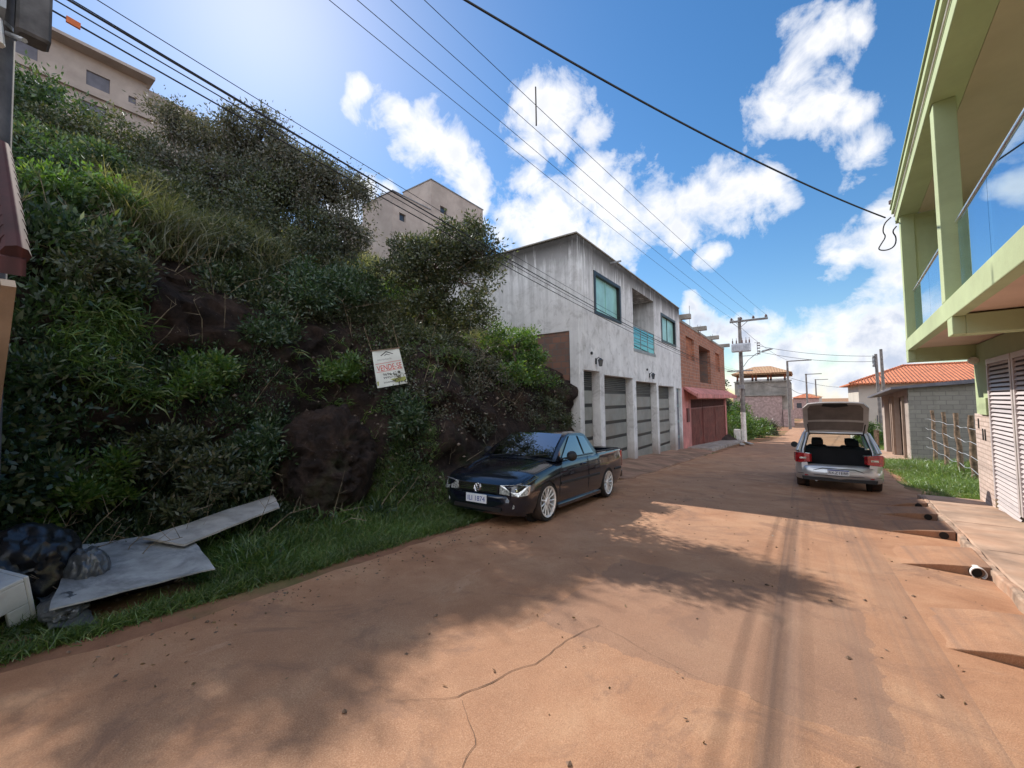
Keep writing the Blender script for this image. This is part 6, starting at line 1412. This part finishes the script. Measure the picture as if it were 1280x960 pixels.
# hanging fern-like fringe on the rock brim
bl=Blades();P=sample(260,-7.3,-8.2,.9,1.6);n=len(P);idx=np.repeat(np.arange(n),16)
D=np.stack([RNG.uniform(.2,1,len(idx)),RNG.normal(size=len(idx))*.5,RNG.uniform(-.6,.5,len(idx))],1);bl.blades(P[idx]+RNG.normal(size=(len(idx),3))*.08,D,.28,.02,.9)
P=sample(200,-6.0,-7.8,3.4,8.5,lambda x,y:bank(x,y)>.8);n=len(P);idx=np.repeat(np.arange(n),14)
D=np.stack([RNG.uniform(.2,1,len(idx)),RNG.normal(size=len(idx))*.5,RNG.uniform(-.6,.5,len(idx))],1);bl.blades(P[idx]+RNG.normal(size=(len(idx),3))*.05,D,.22,.014,.9)
bl.build('cliff_fringe','grass_green');o=bpy.data.objects['cliff_fringe'];tag(o,'light green grass fringe hanging from the rock face','grass',None,'stuff')
# verge grass at the road edge
bl=Blades()
def vcond(x,y): return (fbm(x*1.6,y*1.6,3.)>-.42+.42*sst(-4.9,-3.9,x))&~((x>-5.8)&(x<-4.5)&(y>.6)&(y<1.5))
P=sample(20000,-3.9,-6.1,-2,5.3,vcond);P[:,2]=np.maximum(P[:,2],g(P[:,1]));tufts(P,9,.10,.006,bl,.05,.7)
P=sample(900,-5.0,-6.3,-2,4.6,lambda x,y:~((x>-6.1)&(x<-4.5)&(y>.4)&(y<1.6)));tufts(P,10,.2,.009,bl,.05,.5)
bl.build('verge_grass','grass_green');o=bpy.data.objects['verge_grass'];tag(o,'patchy short grass along the left road edge','grass',None,'stuff')
def clump(label,x,y,n,Ln,W,mat='leaf_bright',name='grass_clump',cat='grass clump',group=None,sp=.09,lean=.5):
    z=float(surf(np.array([x]),np.array([y]))[0,2]);t_=np.repeat(np.array([[x,y,z]]),1,0);b=Blades();tufts(t_,n,Ln,W,b,sp,lean);b.blades(np.array([[x,y,z]]),np.array([[0,0,1.]]),Ln,W);o=b.build(name,mat);tag(o,label,cat,group);rehome(o,(x,y,z))
tree('edge_bush','leafy bush at the left picture edge behind the black rubbish bag',(-6.3,.35,.2),(-6.3,.35,.6),[(-6.2,.3,.9,.45),(-6.5,.5,1.4,.4),(-6.1,.1,.5,.4)],30,3500,.08,.04,'leaf_dark',.03,cat='bush',cr=.2)
clump('bright green grass clump in front of the long board',-5.05,1.95,420,.3,.012,sp=.16,lean=.7)
clump('smaller bright grass clump between the cement sheet and the road',-4.75,2.0,260,.2,.01,sp=.14,lean=.8)
clump('broad leaved clump growing at the foot of the boulder',-5.55,3.45,60,.42,.04,sp=.09,lean=.6)
clump('broad leaved clump right of the boulder near the pickup',-5.45,4.05,70,.36,.035,'leaf_dark',sp=.12,lean=.7)
clump('fern like clump on the bank left of the boulder',-6.6,2.4,140,.55,.03,'leaf_dark',sp=.15,lean=.8)
clump('small bright weed on the rock behind the pickup bonnet',-5.85,5.1,40,.16,.02,sp=.04,lean=.8)
# right side grass patch in front of the fence and beyond
bl=Blades()
def gsample(n,x0,x1,y0,y1,cond=None):
    x=RNG.uniform(x0,x1,n);y=RNG.uniform(y0,y1,n)
    if cond is not None: k=cond(x,y);x,y=x[k],y[k]
    return np.stack([x,y,g(y)+.05*fbm(x*.8,y*.8)*sst(2.0,2.6,x)-.004],1)
P=gsample(9000,2.15,8,12.75,25.3,lambda x,y:(x>2.3+.25*fbm(y*.7,1.)+.02*(y-12))&(fbm(x*.5,y*.5,2.)>-.45));tufts(P,11,.16,.010,bl,.07,.6)
P=gsample(1500,3.2,8,13,25.3,lambda x,y:fbm(x*.5,y*.5,6.)>-.05);tufts(P,10,.4,.014,bl,.08,.45)
P=gsample(800,3.8,9,34,43);tufts(P,10,.4,.02,bl,.1,.5)
bl.build('roadside_grass','grass_lush');o=bpy.data.objects['roadside_grass'];tag(o,'lush green grass on the plot beside the green house','grass',None,'stuff')
bl=Blades();P=sample(6000,-4.3,-10,41,80,lambda x,y:x<rl(y)-.4);tufts(P,10,.45,.03,bl,.15)
bl.build('far_bank_grass','grass_lush');o=bpy.data.objects['far_bank_grass'];tag(o,'green grass on the bank beyond the transformer pole','grass',None,'stuff')
# thin bare stems poking out of the bank

# rubble, dry stems and leaf litter on the bank and verge
mb=MB();P=np.concatenate([sample(420,-5.3,-7.6,2.6,10.5),sample(120,-4.9,-6.0,.5,4.5)])
for p in P:
    s=random.uniform(.012,.05);c=Vector(p)+Vector((.03,0,s*.2));vs_=[c+Vector((s*a*random.uniform(.6,1.4),s*b*random.uniform(.6,1.4),s*e*random.uniform(.5,1))) for a,b,e in ((1,.2,0),(0,1,.1),(-1,0,0),(.1,-1,0),(0,.1,1),(0,0,-1))]
    mb.add(vs_,[(0,1,4),(1,2,4),(2,3,4),(3,0,4),(1,0,5),(2,1,5),(3,2,5),(0,3,5)])
MT['rubble']=pbr('rubble',(.22,.17,.14),.95,var=.5,nscale=15)
o=ob('rubble',mb,'rubble');tag(o,'small pale stones and crumbs stuck in the rocky bank','rubble',None,'stuff')
mb=MB();P=np.concatenate([sample(150,-5.4,-8.5,-1,9),sample(90,-8.5,-11,1,7)])
for p in P:
    L_=random.uniform(.3,.95);a=Vector(p);d=Vector((random.uniform(.1,1),random.uniform(-.7,.7),random.uniform(.2,1.1))).normalized();b=a+d*L_*.5+Vector((0,0,.04));c=a+d*L_+Vector((random.uniform(-.1,.1),random.uniform(-.1,.1),random.uniform(-.22,.05)))
    mb.tube([a,b,c],[.007,.005,.002],4,False)
    for k in range(3):
        q=b.lerp(c,random.random());mb.tube([q,q+Vector((random.uniform(-.15,.15),random.uniform(-.15,.15),random.uniform(0,.2)))],[.003,.0015],3,False)
MT['dry_stem']=pbr('dry_stem',(.26,.21,.15),.95,var=.4,nscale=8)
o=ob('dry_stems',mb,'dry_stem');tag(o,'bare dry stems and twigs sticking out of the bank','stems',None,'stuff')
MT['litter']=leafmat('litter',[(0,(.08,.05,.03)),(.5,(.16,.1,.055)),(1,(.3,.22,.12))],.15)
lv_=Leaves();P=sample(2600,-3.9,-6.2,-1.5,5.5);P[:,2]=np.maximum(P[:,2],g(P[:,1]))+.02
D=RNG.normal(size=(len(P),3));D[:,2]*=.15;lv_.leaf(P,D,RNG.uniform(.02,.06,len(P)),RNG.uniform(.012,.03,len(P)))
n=700;x=RNG.uniform(-3.95,1.6,n);x=np.where(RNG.uniform(size=n)<.7,-3.95+np.abs(RNG.normal(size=n))*.35,x);y=RNG.uniform(.6,9,n)
P=np.stack([x,y,roadz(x,y)+.006],1);D=RNG.normal(size=(n,3));D[:,2]*=.1;lv_.leaf(P,D,RNG.uniform(.015,.045,n),RNG.uniform(.008,.02,n),.1)
lv_.build('leaf_litter','litter');o=bpy.data.objects['leaf_litter'];tag(o,'brown leaf litter along the verge and road edge','leaf litter',None,'stuff')
